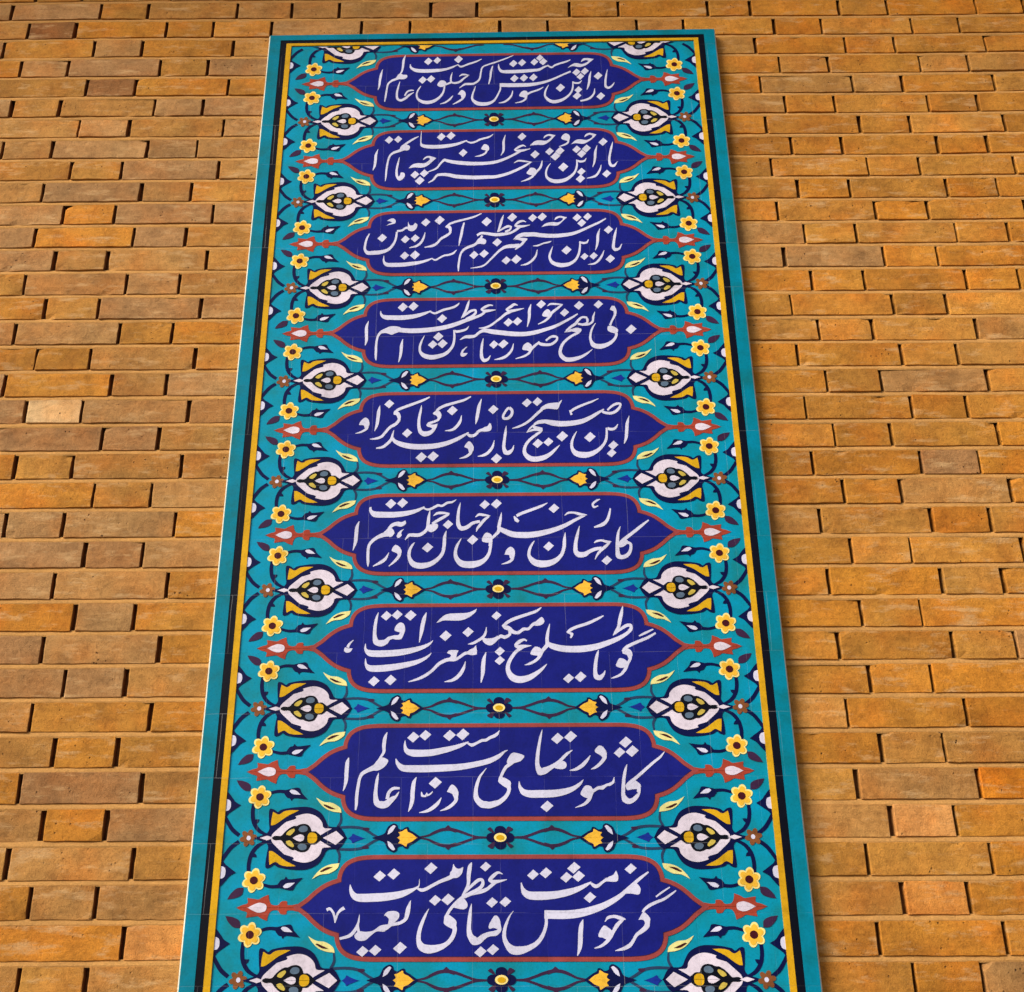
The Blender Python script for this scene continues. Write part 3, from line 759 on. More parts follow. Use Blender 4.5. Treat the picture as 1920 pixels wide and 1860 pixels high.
# cartouches ------------------------------------------------------------
LETTERS = """D9 452 514 559 611 651 535 545 441
D9 665 544 778 646 876 566 763 466
D9 1134 626 1257 736 1361 649 1239 542
D9 1012 470 1123 570 1217 492 1107 395
D9 1214 487 1331 592 1431 509 1314 407
D9 2104 610 2217 710 2310 631 2197 534
D9 1395 141 1508 242 1605 163 1491 65
D9 -242 63 -138 158 -45 83 -149 -9
D9 -18 73 86 168 179 93 75 0
D9 -236 -688 -127 -591 -30 -667 -138 -762
S9 344 395 359 398 341 303 395 321 363 202 446 276 471 119 515 258 686 105 688 257 919 127 904 263 1151 178 1123 297 1335 254 1302 337 1469 335 1442 386 1537 394 1527 413
S9 1503 389 1516 405 1561 315 1589 376 1642 307 1627 370 1741 383 1713 423 1820 430 1788 478
P9 1961 593 1990 512 1983 432 1929 407 1780 413 1712 396 1820 483 1905 520
S9 2499 581 2516 558 2358 496 2391 453 2246 411 2284 365 2119 311 2161 262 2007 224 2055 162 1883 155 1932 72 1703 73 1747 -32 1481 7 1516 -123 1265 -33 1284 -181 1051 -47 1052 -201 832 -44 825 -198 735 -43 727 -193
P9 2273 388 2351 315 2350 242 2314 199 2196 214 2077 214 2170 294
S9 732 -122 783 -120 731 -247 787 -251 705 -353 763 -371 641 -470 703 -508 555 -555 608 -618 429 -608 467 -705 297 -618 304 -764 219 -612 147 -742 137 -563 55 -610 92 -470 19 -478 99 -353 38 -341 129 -242 85 -225 164 -148 141 -135 216 -65 210 -61
S9 1366 -199 1378 -202 1306 -285 1378 -299 1280 -417 1365 -422 1272 -557 1357 -563 1264 -665 1328 -678 1253 -774 1264 -777
S9 1740 -240 1731 -233 1803 -194 1778 -150 1893 -182 1897 -126 1987 -211 2007 -149 2080 -208 2084 -194
S9 2026 -185 2055 -217 1921 -256 1975 -302 1841 -376 1897 -408 1776 -470 1835 -510 1709 -552 1748 -596 1629 -611 1646 -649 1540 -652 1543 -663
P9 1711 -300 1783 -328 1840 -378 1852 -448 1805 -504 1731 -511 1688 -490 1622 -476 1633 -406
P9 2380 -88 2458 -138 2491 -209 2450 -280 2406 -266 2373 -209 2292 -209
S9 2404 -189 2491 -200 2384 -287 2469 -329 2316 -356 2365 -415 2227 -429 2271 -468 2161 -531 2208 -562 2101 -589 2144 -644 2008 -638 2026 -693 1883 -690 1885 -701
S9 -114 434 -64 380 -199 350 -160 305 -256 313 -224 255 -355 283 -335 213 -473 255 -456 192 -584 228 -555 153 -658 195 -630 128
S9 42 544 38 533 -38 586 -32 542 -141 534 -95 485 -212 437 -131 451 -128 376 -110 447 -40 388 -48 446 111 442 109 453
P9 -100 -138 -48 -151 -11 -219 -5 -319 -57 -347 -123 -333 -190 -347 -197 -290 -152 -205
D9 -2152 497 -2045 600 -1941 520 -2049 419
D9 -1917 530 -1806 636 -1700 553 -1812 450
D9 -1291 624 -1175 733 -1067 648 -1183 541
D9 -1202 100 -1096 198 -999 122 -1104 26
D9 -996 113 -879 221 -771 137 -888 31
D9 -2395 -714 -2291 -616 -2190 -693 -2294 -788
D9 -2184 -696 -2079 -598 -1978 -675 -2083 -770
D9 -1787 -660 -1669 -551 -1557 -636 -1675 -743
D9 -442 -723 -333 -625 -236 -702 -344 -797
D9 -343 651 -244 742 -155 670 -254 581
S9 -71 -280 3 -272 -58 -351 12 -376 -108 -375 -66 -459 -211 -394 -185 -474 -315 -430 -259 -516 -389 -480 -347 -593 -407 -467 -476 -606 -458 -437 -558 -481 -490 -344 -571 -348 -485 -193 -556 -187 -479 -51 -530 -44 -482 52 -491 54
S9 -2550 368 -2535 370 -2555 263 -2492 285 -2503 142 -2431 232 -2377 83 -2359 226 -2137 81 -2149 233 -1908 99 -1929 243 -1677 147 -1712 267 -1528 215 -1563 300 -1444 271 -1468 316 -1374 325 -1390 350
S9 -1376 321 -1393 324 -1363 387 -1378 389 -1369 461 -1375 461
S9 -1417 295 -1406 322 -1338 248 -1333 309 -1249 265 -1272 322 -1157 315 -1186 367 -1008 389 -1035 444 -855 442 -889 508 -773 481 -820 556
P9 -798 710 -752 643 -692 628 -628 658 -646 562 -691 504 -751 474 -842 489 -850 563 -820 607
S9 -498 735 -478 728 -555 659 -481 641 -573 506 -501 500 -572 379 -514 365 -627 252 -587 231 -657 191 -632 176
S9 -591 218 -623 249 -477 320 -513 359 -364 408 -385 466 -327 415 -287 459 -331 380 -268 362 -381 324 -338 274 -512 258 -477 194 -631 201 -597 136
P9 -689 154 -614 140 -554 53 -569 -11 -643 -36 -793 -4 -823 11
S9 -603 218 -566 163 -693 157 -654 109 -785 74 -742 34 -875 -31 -829 -62 -927 -119 -880 -145
P9 -926 -118 -851 -132 -746 -218 -746 -303 -805 -346 -939 -275 -947 -204
S9 -841 -285 -740 -265 -808 -371 -727 -377 -852 -480 -784 -522 -945 -564 -896 -634 -1084 -594 -1051 -716 -1203 -592 -1225 -744 -1270 -579 -1367 -673 -1322 -522 -1407 -535 -1320 -394 -1391 -381 -1281 -256 -1340 -235 -1235 -126 -1272 -109 -1199 -27 -1207 -22
S9 -1518 107 -1506 104 -1584 -8 -1509 -26 -1606 -106 -1527 -128 -1621 -176 -1568 -215 -1694 -226 -1670 -278 -1792 -245 -1779 -301 -1880 -259 -1869 -315
P9 -1954 -131 -1896 -74 -1792 -59 -1709 -88 -1700 -160 -1757 -231 -1830 -273 -1875 -259 -1870 -188 -1924 -138
S9 -1850 -247 -1811 -300 -1935 -290 -1900 -369 -2015 -302 -1998 -386
P9 -2433 -442 -2361 -386 -2242 -393 -2124 -372 -2008 -294 -1875 -273 -1931 -387 -2064 -386 -2166 -457 -2252 -527 -2355 -534 -2416 -499
S9 -2369 -115 -2360 -116 -2398 -239 -2360 -249 -2456 -348 -2403 -381 -2539 -431 -2505 -482 -2690 -481 -2675 -522
S9 -2396 -258 -2366 -258 -2400 -346 -2356 -341 -2389 -420 -2331 -409
S9 -2908 -69 -2934 -17 -2874 -47 -2866 4 -2834 -83 -2797 -61 -2801 -162 -2761 -154 -2779 -251 -2759 -250
S9 -2643 20 -2605 -35 -2700 -24 -2664 -63 -2750 -91 -2713 -111 -2775 -182 -2740 -191 -2781 -248 -2763 -253
S9 2615 150 2599 172 2725 222 2706 251 2855 308 2844 327
S9 2947 271 2957 255 2847 215 2869 182 2726 144 2746 101 2612 105 2631 55 2475 46 2505 -4 2378 -34 2416 -64 2353 -82 2392 -101
D8 919 567 1040 682 1144 591 1023 480
D8 1151 599 1275 716 1382 624 1257 509
D8 2120 494 2247 611 2351 519 2224 405
D8 2016 312 2129 416 2222 334 2109 232
D8 2225 333 2355 452 2461 358 2332 242
D8 705 -632 826 -520 930 -608 810 -717
S8 762 742 771 739 711 617 757 607 670 451 731 442 636 255 710 250 624 96 710 112 669 -70 748 56 799 -67 764 68 894 -1 847 89 1010 87 969 148 1100 168 1059 214 1204 272 1167 318 1295 363 1287 375
P8 1079 176 1152 161 1182 102 1148 43 1060 31 959 58 975 118
P8 1772 449 1837 419 1891 322 1880 233 1834 188 1793 263 1686 338 1719 412
S8 1789 314 1891 330 1811 242 1890 223 1757 159 1804 114 1677 86 1703 40 1605 33 1611 20
S8 1597 275 1609 267 1510 195 1556 155 1420 117 1464 55 1328 55 1347 0 1226 12 1228 0
S8 2236 114 2244 111 2180 15 2231 3 2141 -133 2205 -141 2116 -311 2189 -314 2104 -443 2188 -443
S8 2109 -443 2184 -414 2125 -542 2219 -460 2237 -591 2247 -483 2355 -536 2306 -467 2436 -430 2364 -400 2457 -290 2386 -308 2389 -196 2360 -256 2277 -205 2296 -275 2186 -257 2209 -310
P8 2199 -247 2321 -153 2405 -197 2460 -255 2435 -314 2311 -328 2224 -342
H8 2181 -371 2267 -339 2354 -342 2402 -389 2334 -437 2247 -436 2191 -407
S8 1997 -114 2008 -116 1963 -182 2005 -209 1912 -211 1936 -267 1856 -229 1874 -278 1780 -259 1802 -335 1709 -273 1727 -335 1629 -321 1658 -373 1593 -344 1621 -394
P8 1502 -259 1589 -274 1636 -369 1597 -441 1508 -477 1409 -412 1442 -325
S8 1557 -385 1625 -410 1521 -479 1581 -518 1447 -562 1475 -608 1306 -637 1309 -647
S8 335 -183 346 -181 326 -287 381 -266 375 -411 446 -318 513 -473 538 -329 714 -478 715 -326 952 -468 941 -323 1165 -419 1135 -300 1317 -341 1278 -264 1420 -251 1383 -208 1469 -160 1462 -154
P8 133 180 215 314 304 321 421 283 435 246 375 179 272 143 169 113
S8 256 204 288 155 163 150 204 92 85 84 134 40 24 -28 76 -54 -14 -118 40 -141
P8 6 -100 108 -130 194 -189 186 -276 135 -305 -10 -203 -17 -144
S8 80 -248 192 -216 128 -331 200 -338 73 -426 135 -475 -22 -496 26 -578 -89 -511 -52 -620 -177 -529 -166 -659 -234 -518 -255 -655 -283 -512 -350 -631 -353 -456 -454 -500 -377 -349 -453 -345 -357 -225 -421 -206 -323 -111 -367 -87 -269 -19 -289 -2 -224 53 -231 58
S8 2904 337 2916 328 2812 255 2843 221 2688 165 2721 122 2532 37 2570 -9 2379 -90 2417 -140 2247 -188 2283 -239
D8 -1637 602 -1525 713 -1418 625 -1531 516
D8 -1421 636 -1311 745 -1208 659 -1318 553
D8 -997 629 -879 743 -771 653 -889 541
D8 -765 647 -641 767 -528 672 -652 554
D8 -1241 -215 -1120 -98 -1008 -190 -1129 -304
S8 -1678 555 -1666 555 -1699 453 -1646 461 -1673 330 -1602 404 -1545 259 -1522 399 -1383 253 -1388 395 -1184 268 -1204 402 -960 320 -987 437 -783 378 -810 468 -636 444 -662 506 -542 520 -549 534
S8 -574 491 -561 518 -487 433 -486 501 -386 479 -408 529 -300 520 -317 578 -225 527 -244 585 -147 572 -174 629 -70 601 -102 661 -7 658 -46 694 9 726 -2 732
S8 -1837 222 -1821 229 -1824 123 -1764 164 -1745 13 -1692 125 -1589 -21 -1583 119 -1260 -24 -1266 121 -965 -11 -974 129 -668 17 -684 142 -371 76 -395 185 -144 140 -180 238 7 228 -36 297 99 329 79 360 151 369 146 379
S8 -2001 710 -1990 705 -2062 618 -1997 600 -2084 461 -2010 455 -2073 361 -2015 345 -2112 275 -2073 252 -2146 215 -2110 193
P8 -2121 234 -2048 249 -1965 204 -1978 144 -2042 70 -2143 19 -2261 27 -2220 115
S8 -2134 182 -2072 78 -2230 121 -2178 21 -2325 63 -2286 -10 -2433 -6 -2379 -58 -2483 -109 -2425 -131 -2508 -261 -2447 -272 -2525 -424 -2460 -430 -2523 -569 -2465 -575 -2519 -671 -2490 -675
S8 -2667 253 -2655 250 -2719 169 -2645 155 -2730 2 -2649 -4 -2728 -144 -2655 -154 -2733 -259 -2690 -272 -2743 -337 -2732 -341
S8 -2130 -24 -2119 -27 -2173 -131 -2118 -141 -2195 -294 -2129 -300 -2208 -431 -2121 -425 -2187 -581 -2091 -507 -2076 -651 -2054 -510 -1950 -637 -2006 -510 -1857 -543 -1929 -460 -1786 -449 -1830 -409 -1750 -360 -1759 -353
S8 -1923 -496 -1995 -478 -1905 -388 -1962 -354 -1843 -327 -1868 -270 -1745 -317 -1747 -274
H8 -1918 -400 -1876 -356 -1810 -349 -1788 -371 -1830 -422 -1888 -426
S8 -1464 -99 -1453 -104 -1535 -187 -1465 -207 -1561 -354 -1476 -362 -1562 -497 -1483 -509 -1577 -609 -1521 -628 -1591 -702 -1581 -707
S8 -1373 -360 -1358 -357 -1367 -443 -1332 -404 -1280 -450 -1303 -412 -1271 -392 -1270 -369 -1262 -440 -1248 -399 -1188 -399 -1207 -377 -1164 -355 -1174 -348
S8 -1020 -458 -1010 -464 -1104 -541 -1054 -584 -1199 -618 -1159 -678 -1288 -674 -1271 -723 -1396 -714 -1394 -725
P8 -842 -236 -762 -280 -718 -375 -732 -462 -775 -505 -819 -404 -921 -360
S8 -827 -411 -724 -397 -795 -495 -725 -515 -854 -568 -810 -616 -931 -626 -906 -672 -1036 -687 -1032 -697
D7 1165 -620 1273 -517 1365 -598 1257 -700
D7 1373 -594 1491 -481 1591 -570 1473 -681
D7 -126 599 -28 698 60 620 -38 524
D7 -72 -96 29 3 118 -75 18 -172
D7 -73 -272 27 -174 116 -251 16 -348
S7 2590 181 2578 210 2712 230 2692 279 2858 312 2846 341
S7 2885 271 2902 236 2731 194 2755 136 2544 117 2566 54 2368 38 2398 -26 2291 -19 2333 -64 2246 -89 2296 -123
P7 2312 -34 2395 -59 2440 -123 2433 -203 2370 -234 2343 -170 2262 -130
S7 2348 -163 2432 -146 2369 -230 2432 -239 2322 -316 2378 -344 2271 -422 2327 -459 2203 -512 2234 -557 2118 -560 2134 -603 2032 -605 2036 -620
P7 2203 -233 2279 -242 2337 -298 2317 -385 2225 -416 2136 -376 2154 -313
S7 1825 -69 1837 -73 1770 -160 1829 -175 1730 -322 1804 -331 1711 -489 1794 -481 1730 -622 1813 -538 1851 -649 1826 -543 1924 -549 1880 -517 1941 -465 1930 -460
S7 2310 791 2322 789 2253 666 2319 651 2209 519 2287 502 2187 393 2250 367 2137 298 2183 267 2104 214 2117 205
S7 2144 221 2126 246 2246 291 2215 338 2367 363 2349 433 2410 372 2459 434 2407 348 2480 327 2344 277 2386 220 2189 196 2226 109 2003 127 2037 18 1775 60 1801 -73 1553 28 1562 -119 1333 20 1325 -124 1159 35 1133 -105 1017 67 972 -54 924 95 884 15
S7 946 446 958 443 891 312 945 301 858 163 931 157 852 45 931 17 785 -62 833 -100
P7 674 0 765 -25 809 -97 769 -177 685 -169 587 -144 611 -64
S7 845 36 900 -6 761 -76 826 -118 718 -172 773 -214 651 -246 685 -298 552 -304 569 -351 475 -345 478 -357
S7 1947 609 1957 587 1830 564 1852 511 1642 481 1663 417 1424 408 1446 345 1308 348 1343 292 1251 284 1289 243
S7 1271 265 1285 294 1321 225 1386 252 1310 172 1346 159
S7 529 129 517 99 470 163 469 114 363 132 406 65 284 36 361 33 338 -39 368 36 447 -36 442 45 606 15 605 28
S7 443 28 476 -26 298 -68 344 -121 195 -202 260 -242 132 -341 214 -357 129 -494 229 -458 212 -648 296 -526 386 -702 392 -552 577 -647 534 -530 732 -530 686 -459 820 -437 783 -395 884 -339 875 -330
S7 800 779 811 762 691 720 716 667 491 653 511 588 286 582 312 513 155 513 194 452 84 442 125 393
S7 63 410 85 442 105 342 150 428 180 309 228 394 265 248 295 324 380 242 364 313 476 307 454 377 570 320 545 379 653 402 619 459 727 425 700 501
P7 809 577 853 495 806 429 713 406 636 422 715 512
S7 165 340 242 347 182 261 239 230 119 229 132 149 42 246 55 166 -31 192 5 140 -89 145 -45 90
D7 -2181 608 -2077 717 -1977 631 -2081 525
D7 -1980 627 -1875 736 -1776 650 -1880 544
D7 -1741 613 -1626 731 -1518 637 -1632 522
D7 -1084 207 -969 324 -863 231 -978 118
D7 -663 279 -553 389 -454 302 -563 194
D7 -2373 -657 -2266 -547 -2162 -634 -2269 -741
D7 -2074 -635 -1962 -522 -1856 -612 -1967 -722
S7 -226 388 -213 386 -259 286 -212 269 -304 214 -259 170 -396 146 -367 93 -482 98 -465 45 -559 62 -557 49
P7 -289 192 -228 167 -151 167 -74 182 -13 215 10 166 -75 69 -152 29 -228 54 -289 119
P7 -1146 475 -1093 540 -1001 622 -908 654 -769 662 -598 669 -505 693 -397 750 -428 676 -536 586 -660 529 -799 517 -1000 523 -1092 491
S7 -1341 684 -1329 680 -1409 579 -1335 555 -1443 445 -1358 426 -1458 296 -1385 281 -1462 95 -1450 92
S7 -2235 690 -2223 686 -2287 580 -2232 565 -2316 413 -2247 404 -2323 242 -2244 248 -2303 70 -2208 160 -2160 9 -2165 155 -2041 65 -2101 162 -1992 143 -2032 214 -1910 166 -1929 238
P7 -1820 487 -1749 454 -1723 356 -1744 258 -1796 161 -1919 158 -1981 186 -1936 235 -1844 242 -1814 291 -1916 332 -1895 422
S7 -2453 75 -2440 75 -2468 -41 -2418 -19 -2396 -164 -2345 -41 -2217 -193 -2217 -46 -1981 -185 -1994 -41 -1747 -158 -1770 -22 -1515 -98 -1545 11 -1331 -17 -1363 57 -1242 57 -1270 96 -1200 129 -1206 136
S7 -2442 -207 -2430 -206 -2449 -329 -2399 -307 -2387 -451 -2334 -330 -2205 -476 -2210 -329 -1969 -456 -1990 -313 -1738 -409 -1765 -284 -1509 -341 -1540 -242 -1357 -261 -1390 -197 -1269 -183 -1296 -148 -1226 -114 -1234 -105
P7 -412 39 -394 -90 -412 -146 -504 -154 -595 -129 -535 -57 -458 -17
S7 -509 -66 -498 -145 -622 -89 -599 -153 -718 -157 -686 -212 -801 -209 -785 -271 -885 -199 -884 -279
P7 -947 -111 -902 -63 -810 -56 -733 -64 -763 -136 -778 -200 -839 -232 -900 -215 -870 -152
S7 -848 -185 -831 -263 -990 -218 -962 -292 -1119 -297 -1076 -355 -1222 -413 -1182 -461 -1339 -503 -1305 -559 -1468 -575 -1447 -628 -1641 -650 -1635 -668
S7 -608 -271 -597 -275 -669 -394 -611 -422 -745 -506 -686 -562 -849 -598 -822 -659 -988 -656 -986 -668
S7 -235 -97 -223 -101 -305 -227 -230 -243 -327 -374 -239 -383 -329 -500 -253 -510 -332 -676 -311 -680
S7 -2679 155 -2667 144 -2766 83 -2727 55 -2802 19 -2746 -10
P7 -2820 5 -2758 -12 -2681 -12 -2717 -76 -2785 -95 -2836 -60
D6 -125 609 -12 726 88 633 -24 518
D6 988 501 1099 614 1195 524 1084 413
D6 868 -299 978 -188 1072 -276 963 -384
D6 1961 -597 2072 -488 2163 -574 2053 -681
S6 1983 713 1990 693 1900 690 1925 645 1819 603 1872 591 1854 507 1880 561 1951 547 1945 573
S6 2163 508 2194 501 2121 380 2176 362 2074 270 2132 225 1992 200 2030 120 1845 122 1854 88
S6 2892 264 2910 236 2723 148 2761 90 2555 12 2596 -52 2388 -117 2433 -182 2307 -201 2347 -253
S6 2348 124 2357 120 2278 -11 2333 -24 2243 -190 2319 -195 2229 -365 2316 -366
S6 2232 -336 2311 -325 2234 -526 2331 -447 2357 -573 2362 -470 2482 -515 2430 -443 2550 -397 2483 -372 2560 -248 2502 -279 2477 -186 2462 -254 2327 -206 2357 -284 2265 -270 2303 -323
P6 2295 -227 2410 -141 2487 -203 2403 -297 2307 -314
S6 1840 -231 1832 -216 1893 -213 1877 -165 1979 -198 1983 -146 2070 -230 2080 -168 2166 -209 2167 -191
S6 2124 -193 2151 -224 2032 -266 2077 -324 1934 -356 1978 -405 1870 -452 1909 -480 1832 -566 1843 -572
S6 1970 -294 1978 -363 1837 -312 1856 -395 1716 -362 1752 -447 1638 -396 1668 -515 1566 -399 1518 -528 1530 -372 1432 -415 1527 -225 1448 -216 1557 -55 1493 -38 1576 136 1567 139
S6 1290 0 1302 -2 1240 -146 1311 -153 1224 -297 1301 -314 1178 -438 1243 -484 1068 -530 1125 -631 940 -564 966 -715 810 -562 782 -731 713 -537 629 -652 631 -463 557 -483 642 -345 582 -325 681 -244 643 -219 708 -175 698 -167
S6 1300 353 1291 368 1372 388 1358 439 1474 390 1481 443 1581 350 1595 420 1723 357 1725 375
S6 1674 385 1693 337 1490 304 1518 237 1291 201 1326 113 1099 126 1130 16 877 67 902 -63 660 35 671 -114 461 28 455 -121 299 42 268 -97 164 92 117 -23 65 132 25 44
S6 74 435 86 432 22 289 88 276 -8 147 68 135 -16 54 57 18 -91 -44 -45 -93 -158 -124 -106 -152 -180 -273 -117 -282
S6 965 639 972 623 827 590 849 531 633 516 654 448 453 447 478 378 355 392 382 328
S6 306 342 334 360 329 251 390 309 388 211 426 260
P6 248 -289 319 -350 325 -454 293 -540 230 -522 215 -462 128 -452 168 -349
S6 250 -447 322 -460 241 -537 296 -577 172 -593 191 -640 69 -643 72 -656
P6 -214 11 -119 -33 -103 -138 -167 -199 -294 -172 -278 -67
S6 -148 -100 -90 -107 -167 -272 -104 -283 -201 -416 -135 -449 -279 -514 -216 -592 -396 -560 -353 -698 -532 -568 -532 -739 -657 -559 -723 -695 -741 -492 -830 -537 -767 -380 -838 -372 -738 -251 -790 -225 -687 -111 -698 -104
D6 -344 593 -239 704 -144 616 -250 508
D6 -586 -152 -472 -34 -369 -128 -483 -243
D6 -2170 626 -2061 744 -1957 651 -2066 535
D6 -1944 642 -1835 760 -1731 667 -1840 551
D6 -1050 176 -947 285 -851 198 -955 92
D6 -1444 -307 -1332 -190 -1228 -283 -1339 -398
S6 -718 656 -708 654 -773 508 -716 497 -795 326 -723 324 -795 165 -705 201 -711 50 -677 156 -564 84 -600 173 -470 172 -502 243 -369 207 -378 277 -334 210 -334 273
S6 -416 331 -428 348 -350 363 -365 422 -264 351 -258 415 -137 355 -135 373
S6 -180 376 -149 335 -285 294 -238 241 -368 185 -315 139 -411 104 -368 80 -412 32 -400 29
S6 -1230 366 -1239 381 -1153 397 -1172 455 -1050 402 -1049 466 -923 397 -919 433
S6 -949 430 -925 383 -1066 369 -1032 304 -1193 288 -1160 227 -1269 228 -1243 182
S6 -1308 491 -1293 488 -1354 353 -1290 342 -1370 212 -1296 199 -1383 118 -1318 82 -1436 53 -1391 -10 -1518 12 -1498 -73 -1639 14 -1633 -73 -1716 -5 -1683 -71 -1776 -123 -1763 -134
P6 -1256 196 -1160 204 -1143 133 -1206 55 -1285 29 -1350 82 -1336 170
S6 -988 55 -975 51 -1048 -72 -976 -85 -1058 -230 -979 -241 -1083 -391 -1014 -427 -1179 -510 -1120 -582 -1311 -583 -1270 -696 -1462 -600 -1465 -745 -1569 -575 -1645 -682 -1643 -481 -1720 -500 -1644 -362 -1709 -342 -1611 -263 -1651 -234 -1580 -192 -1590 -183
S6 -2482 568 -2434 574 -2479 472 -2415 509 -2395 349 -2348 488 -2177 329 -2179 480 -1962 335 -1974 477 -1747 370 -1771 493 -1553 441 -1581 525 -1398 542 -1415 583
S6 -1443 528 -1434 561 -1341 481 -1342 535 -1233 513 -1256 573 -1143 564 -1154 628 -1062 556 -1074 616 -962 619 -981 677 -867 642 -883 689 -791 712 -797 725
S6 -2672 273 -2657 267 -2736 156 -2663 137 -2751 -7 -2667 -18 -2756 -161 -2681 -178 -2765 -342 -2753 -346
P6 -2128 89 -2043 211 -1916 255 -1851 245 -1771 280 -1762 209 -1848 148 -1961 167 -2040 123 -1991 70 -1981 -1 -2051 -70 -2132 -17 -2182 27
S6 -2063 66 -2042 -66 -2179 39 -2150 -72 -2311 -29 -2271 -107 -2425 -129 -2374 -181 -2490 -247 -2429 -271 -2502 -430 -2436 -435 -2493 -587 -2433 -588 -2468 -682 -2452 -682
P6 -1924 -19 -1878 51 -1791 103 -1845 25 -1836 -37 -1890 -89 -1926 -71
S6 -2075 -389 -2064 -396 -2157 -498 -2108 -544 -2244 -567 -2207 -629 -2370 -665 -2360 -684
P6 -1958 -237 -1869 -281 -1827 -385 -1865 -454 -1930 -402 -2019 -349
S6 -1936 -337 -1831 -329 -1908 -442 -1837 -466 -1978 -553 -1935 -596 -2070 -670 -2059 -683
D5 511 566 619 681 712 589 605 477
D5 723 591 831 706 924 614 816 502
D5 1183 -212 1310 -79 1418 -184 1291 -314
D5 1733 -234 1857 -105 1962 -208 1837 -334
D5 706 -367 818 -248 916 -343 804 -458
D5 924 -333 1030 -222 1122 -310 1015 -419
D5 2199 -421 2310 -307 2402 -398 2291 -510
D5 2166 -594 2271 -488 2357 -573 2252 -677
D5 -118 -696 -2 -572 102 -671 -14 -792
D5 -166 416 -57 534 41 440 -68 324
S5 2646 261 2655 259 2568 98 2638 84 2543 -82 2622 -90 2528 -236 2596 -253 2507 -372 2527 -380
S5 2408 73 2423 60 2342 4 2372 -48 2279 -8 2279 -87 2210 6 2195 -64
S5 2165 -13 2196 -10 2158 -134 2213 -136 2130 -281 2190 -305 2066 -390 2119 -440 1956 -484 2005 -571 1825 -537 1854 -671 1695 -538 1677 -702 1587 -519 1512 -632 1522 -449 1448 -474 1519 -328 1459 -315 1559 -192 1521 -170 1598 -88 1591 -82
S5 2052 669 2056 656 1910 617 1926 567 1734 552 1753 491 1554 464 1583 402 1474 398 1504 344
S5 1449 390 1484 406 1476 278 1528 302
S5 2236 370 2207 410 2334 461 2305 515 2419 502 2411 573 2462 512 2509 551 2439 468 2492 433 2359 388 2391 318 2265 355 2265 280 2160 378 2124 314 2134 410 2091 372
S5 2146 430 2159 406 2015 364 2049 295 1853 271 1892 176 1699 206 1729 84 1520 173 1533 32 1312 162 1306 11 1135 181 1112 32 974 197 965 90 835 175 854 98 735 106 765 44
P5 592 -101 656 5 751 92 877 171 1001 188 968 108 813 83 726 22
S5 719 -10 733 53 819 -43 833 30 906 -51 916 1
S5 595 -111 589 -91 751 -76 744 -6 859 -89 884 -12 871 -69 918 -69 790 -110 826 -167 661 -216 703 -271 566 -326 625 -370 508 -462 586 -477 509 -596 597 -553 596 -730 661 -611 746 -776 753 -637 937 -735 901 -612 1083 -627 1035 -549 1188 -499 1151 -453 1252 -393 1246 -386
S5 1311 640 1323 629 1238 569 1283 538 1198 477 1255 450
P5 1245 572 1242 473 1210 419 1023 439 913 395 850 369 899 467 1010 547 1120 570
S5 892 451 934 393 765 326 807 269 656 210 694 154 536 114 562 57 416 50 431 -1 305 -3 308 -17
S5 230 433 286 497 278 389 346 413 264 314 326 274 212 261 236 184 168 257 125 191 159 275 103 280 195 350 147 384 239 416 199 461 273 453 244 495
S5 187 54 196 53 144 -92 205 -102 120 -251 188 -260 97 -436 177 -426 133 -595 206 -494 253 -608 224 -500 332 -502 286 -467 343 -391 332 -387
S5 -54 -269 -42 -273 -115 -413 -60 -445 -196 -520 -150 -580 -276 -577 -254 -643 -382 -628 -379 -642
P5 -558 -292 -488 -355 -457 -442 -488 -547 -542 -564 -573 -459 -642 -414
S5 -557 -450 -466 -468 -557 -543 -496 -585 -631 -613 -606 -669 -743 -673 -739 -687
D5 -2262 569 -2160 684 -2061 592 -2164 480
D5 -997 400 -883 525 -779 426 -893 303
D5 -170 416 -61 534 36 440 -73 324
D5 -1886 -108 -1781 8 -1682 -84 -1787 -197
D5 -1608 -656 -1491 -528 -1381 -630 -1498 -754
D5 -1374 -637 -1257 -510 -1147 -611 -1265 -736
S5 -309 682 -294 676 -386 528 -311 505 -412 382 -332 364 -431 238 -360 221 -425 97 -413 94
S5 -154 113 -108 108 -167 39 -112 -14 -259 17 -237 -61 -375 -32 -339 -98 -450 -117 -418 -188 -519 -126 -535 -212 -582 -91 -612 -140
P5 -139 119 -100 48 -124 -50 -233 -75 -310 -65 -264 14 -186 49
S5 -565 -77 -552 -102 -700 -141 -664 -212 -855 -215 -817 -312 -1037 -281 -1005 -400 -1246 -321 -1227 -460 -1485 -332 -1481 -480 -1693 -321 -1706 -469 -1869 -284 -1903 -414 -1987 -243 -2037 -330 -2049 -185 -2102 -246
S5 -2055 -19 -2046 -23 -2098 -120 -2052 -135 -2129 -213 -2067 -253 -2203 -308 -2157 -367 -2284 -374 -2258 -440 -2397 -415 -2390 -449
S5 -706 306 -694 302 -760 177 -700 145 -832 67 -782 8 -910 -3 -890 -63 -1033 -42 -1031 -56
S5 -520 753 -506 720 -665 687 -644 625 -852 629 -833 560 -1043 569 -1018 498 -1175 492 -1134 432 -1232 415 -1185 367
P5 -1232 400 -1154 408 -1106 327 -1121 237 -1167 220 -1199 292 -1278 346
S5 -1188 317 -1117 301 -1192 232 -1142 189 -1271 188 -1249 128 -1371 153 -1335 94 -1402 96 -1365 62
P5 -1407 97 -1337 105 -1259 95 -1182 121 -1196 41 -1242 -29 -1305 25 -1383 52
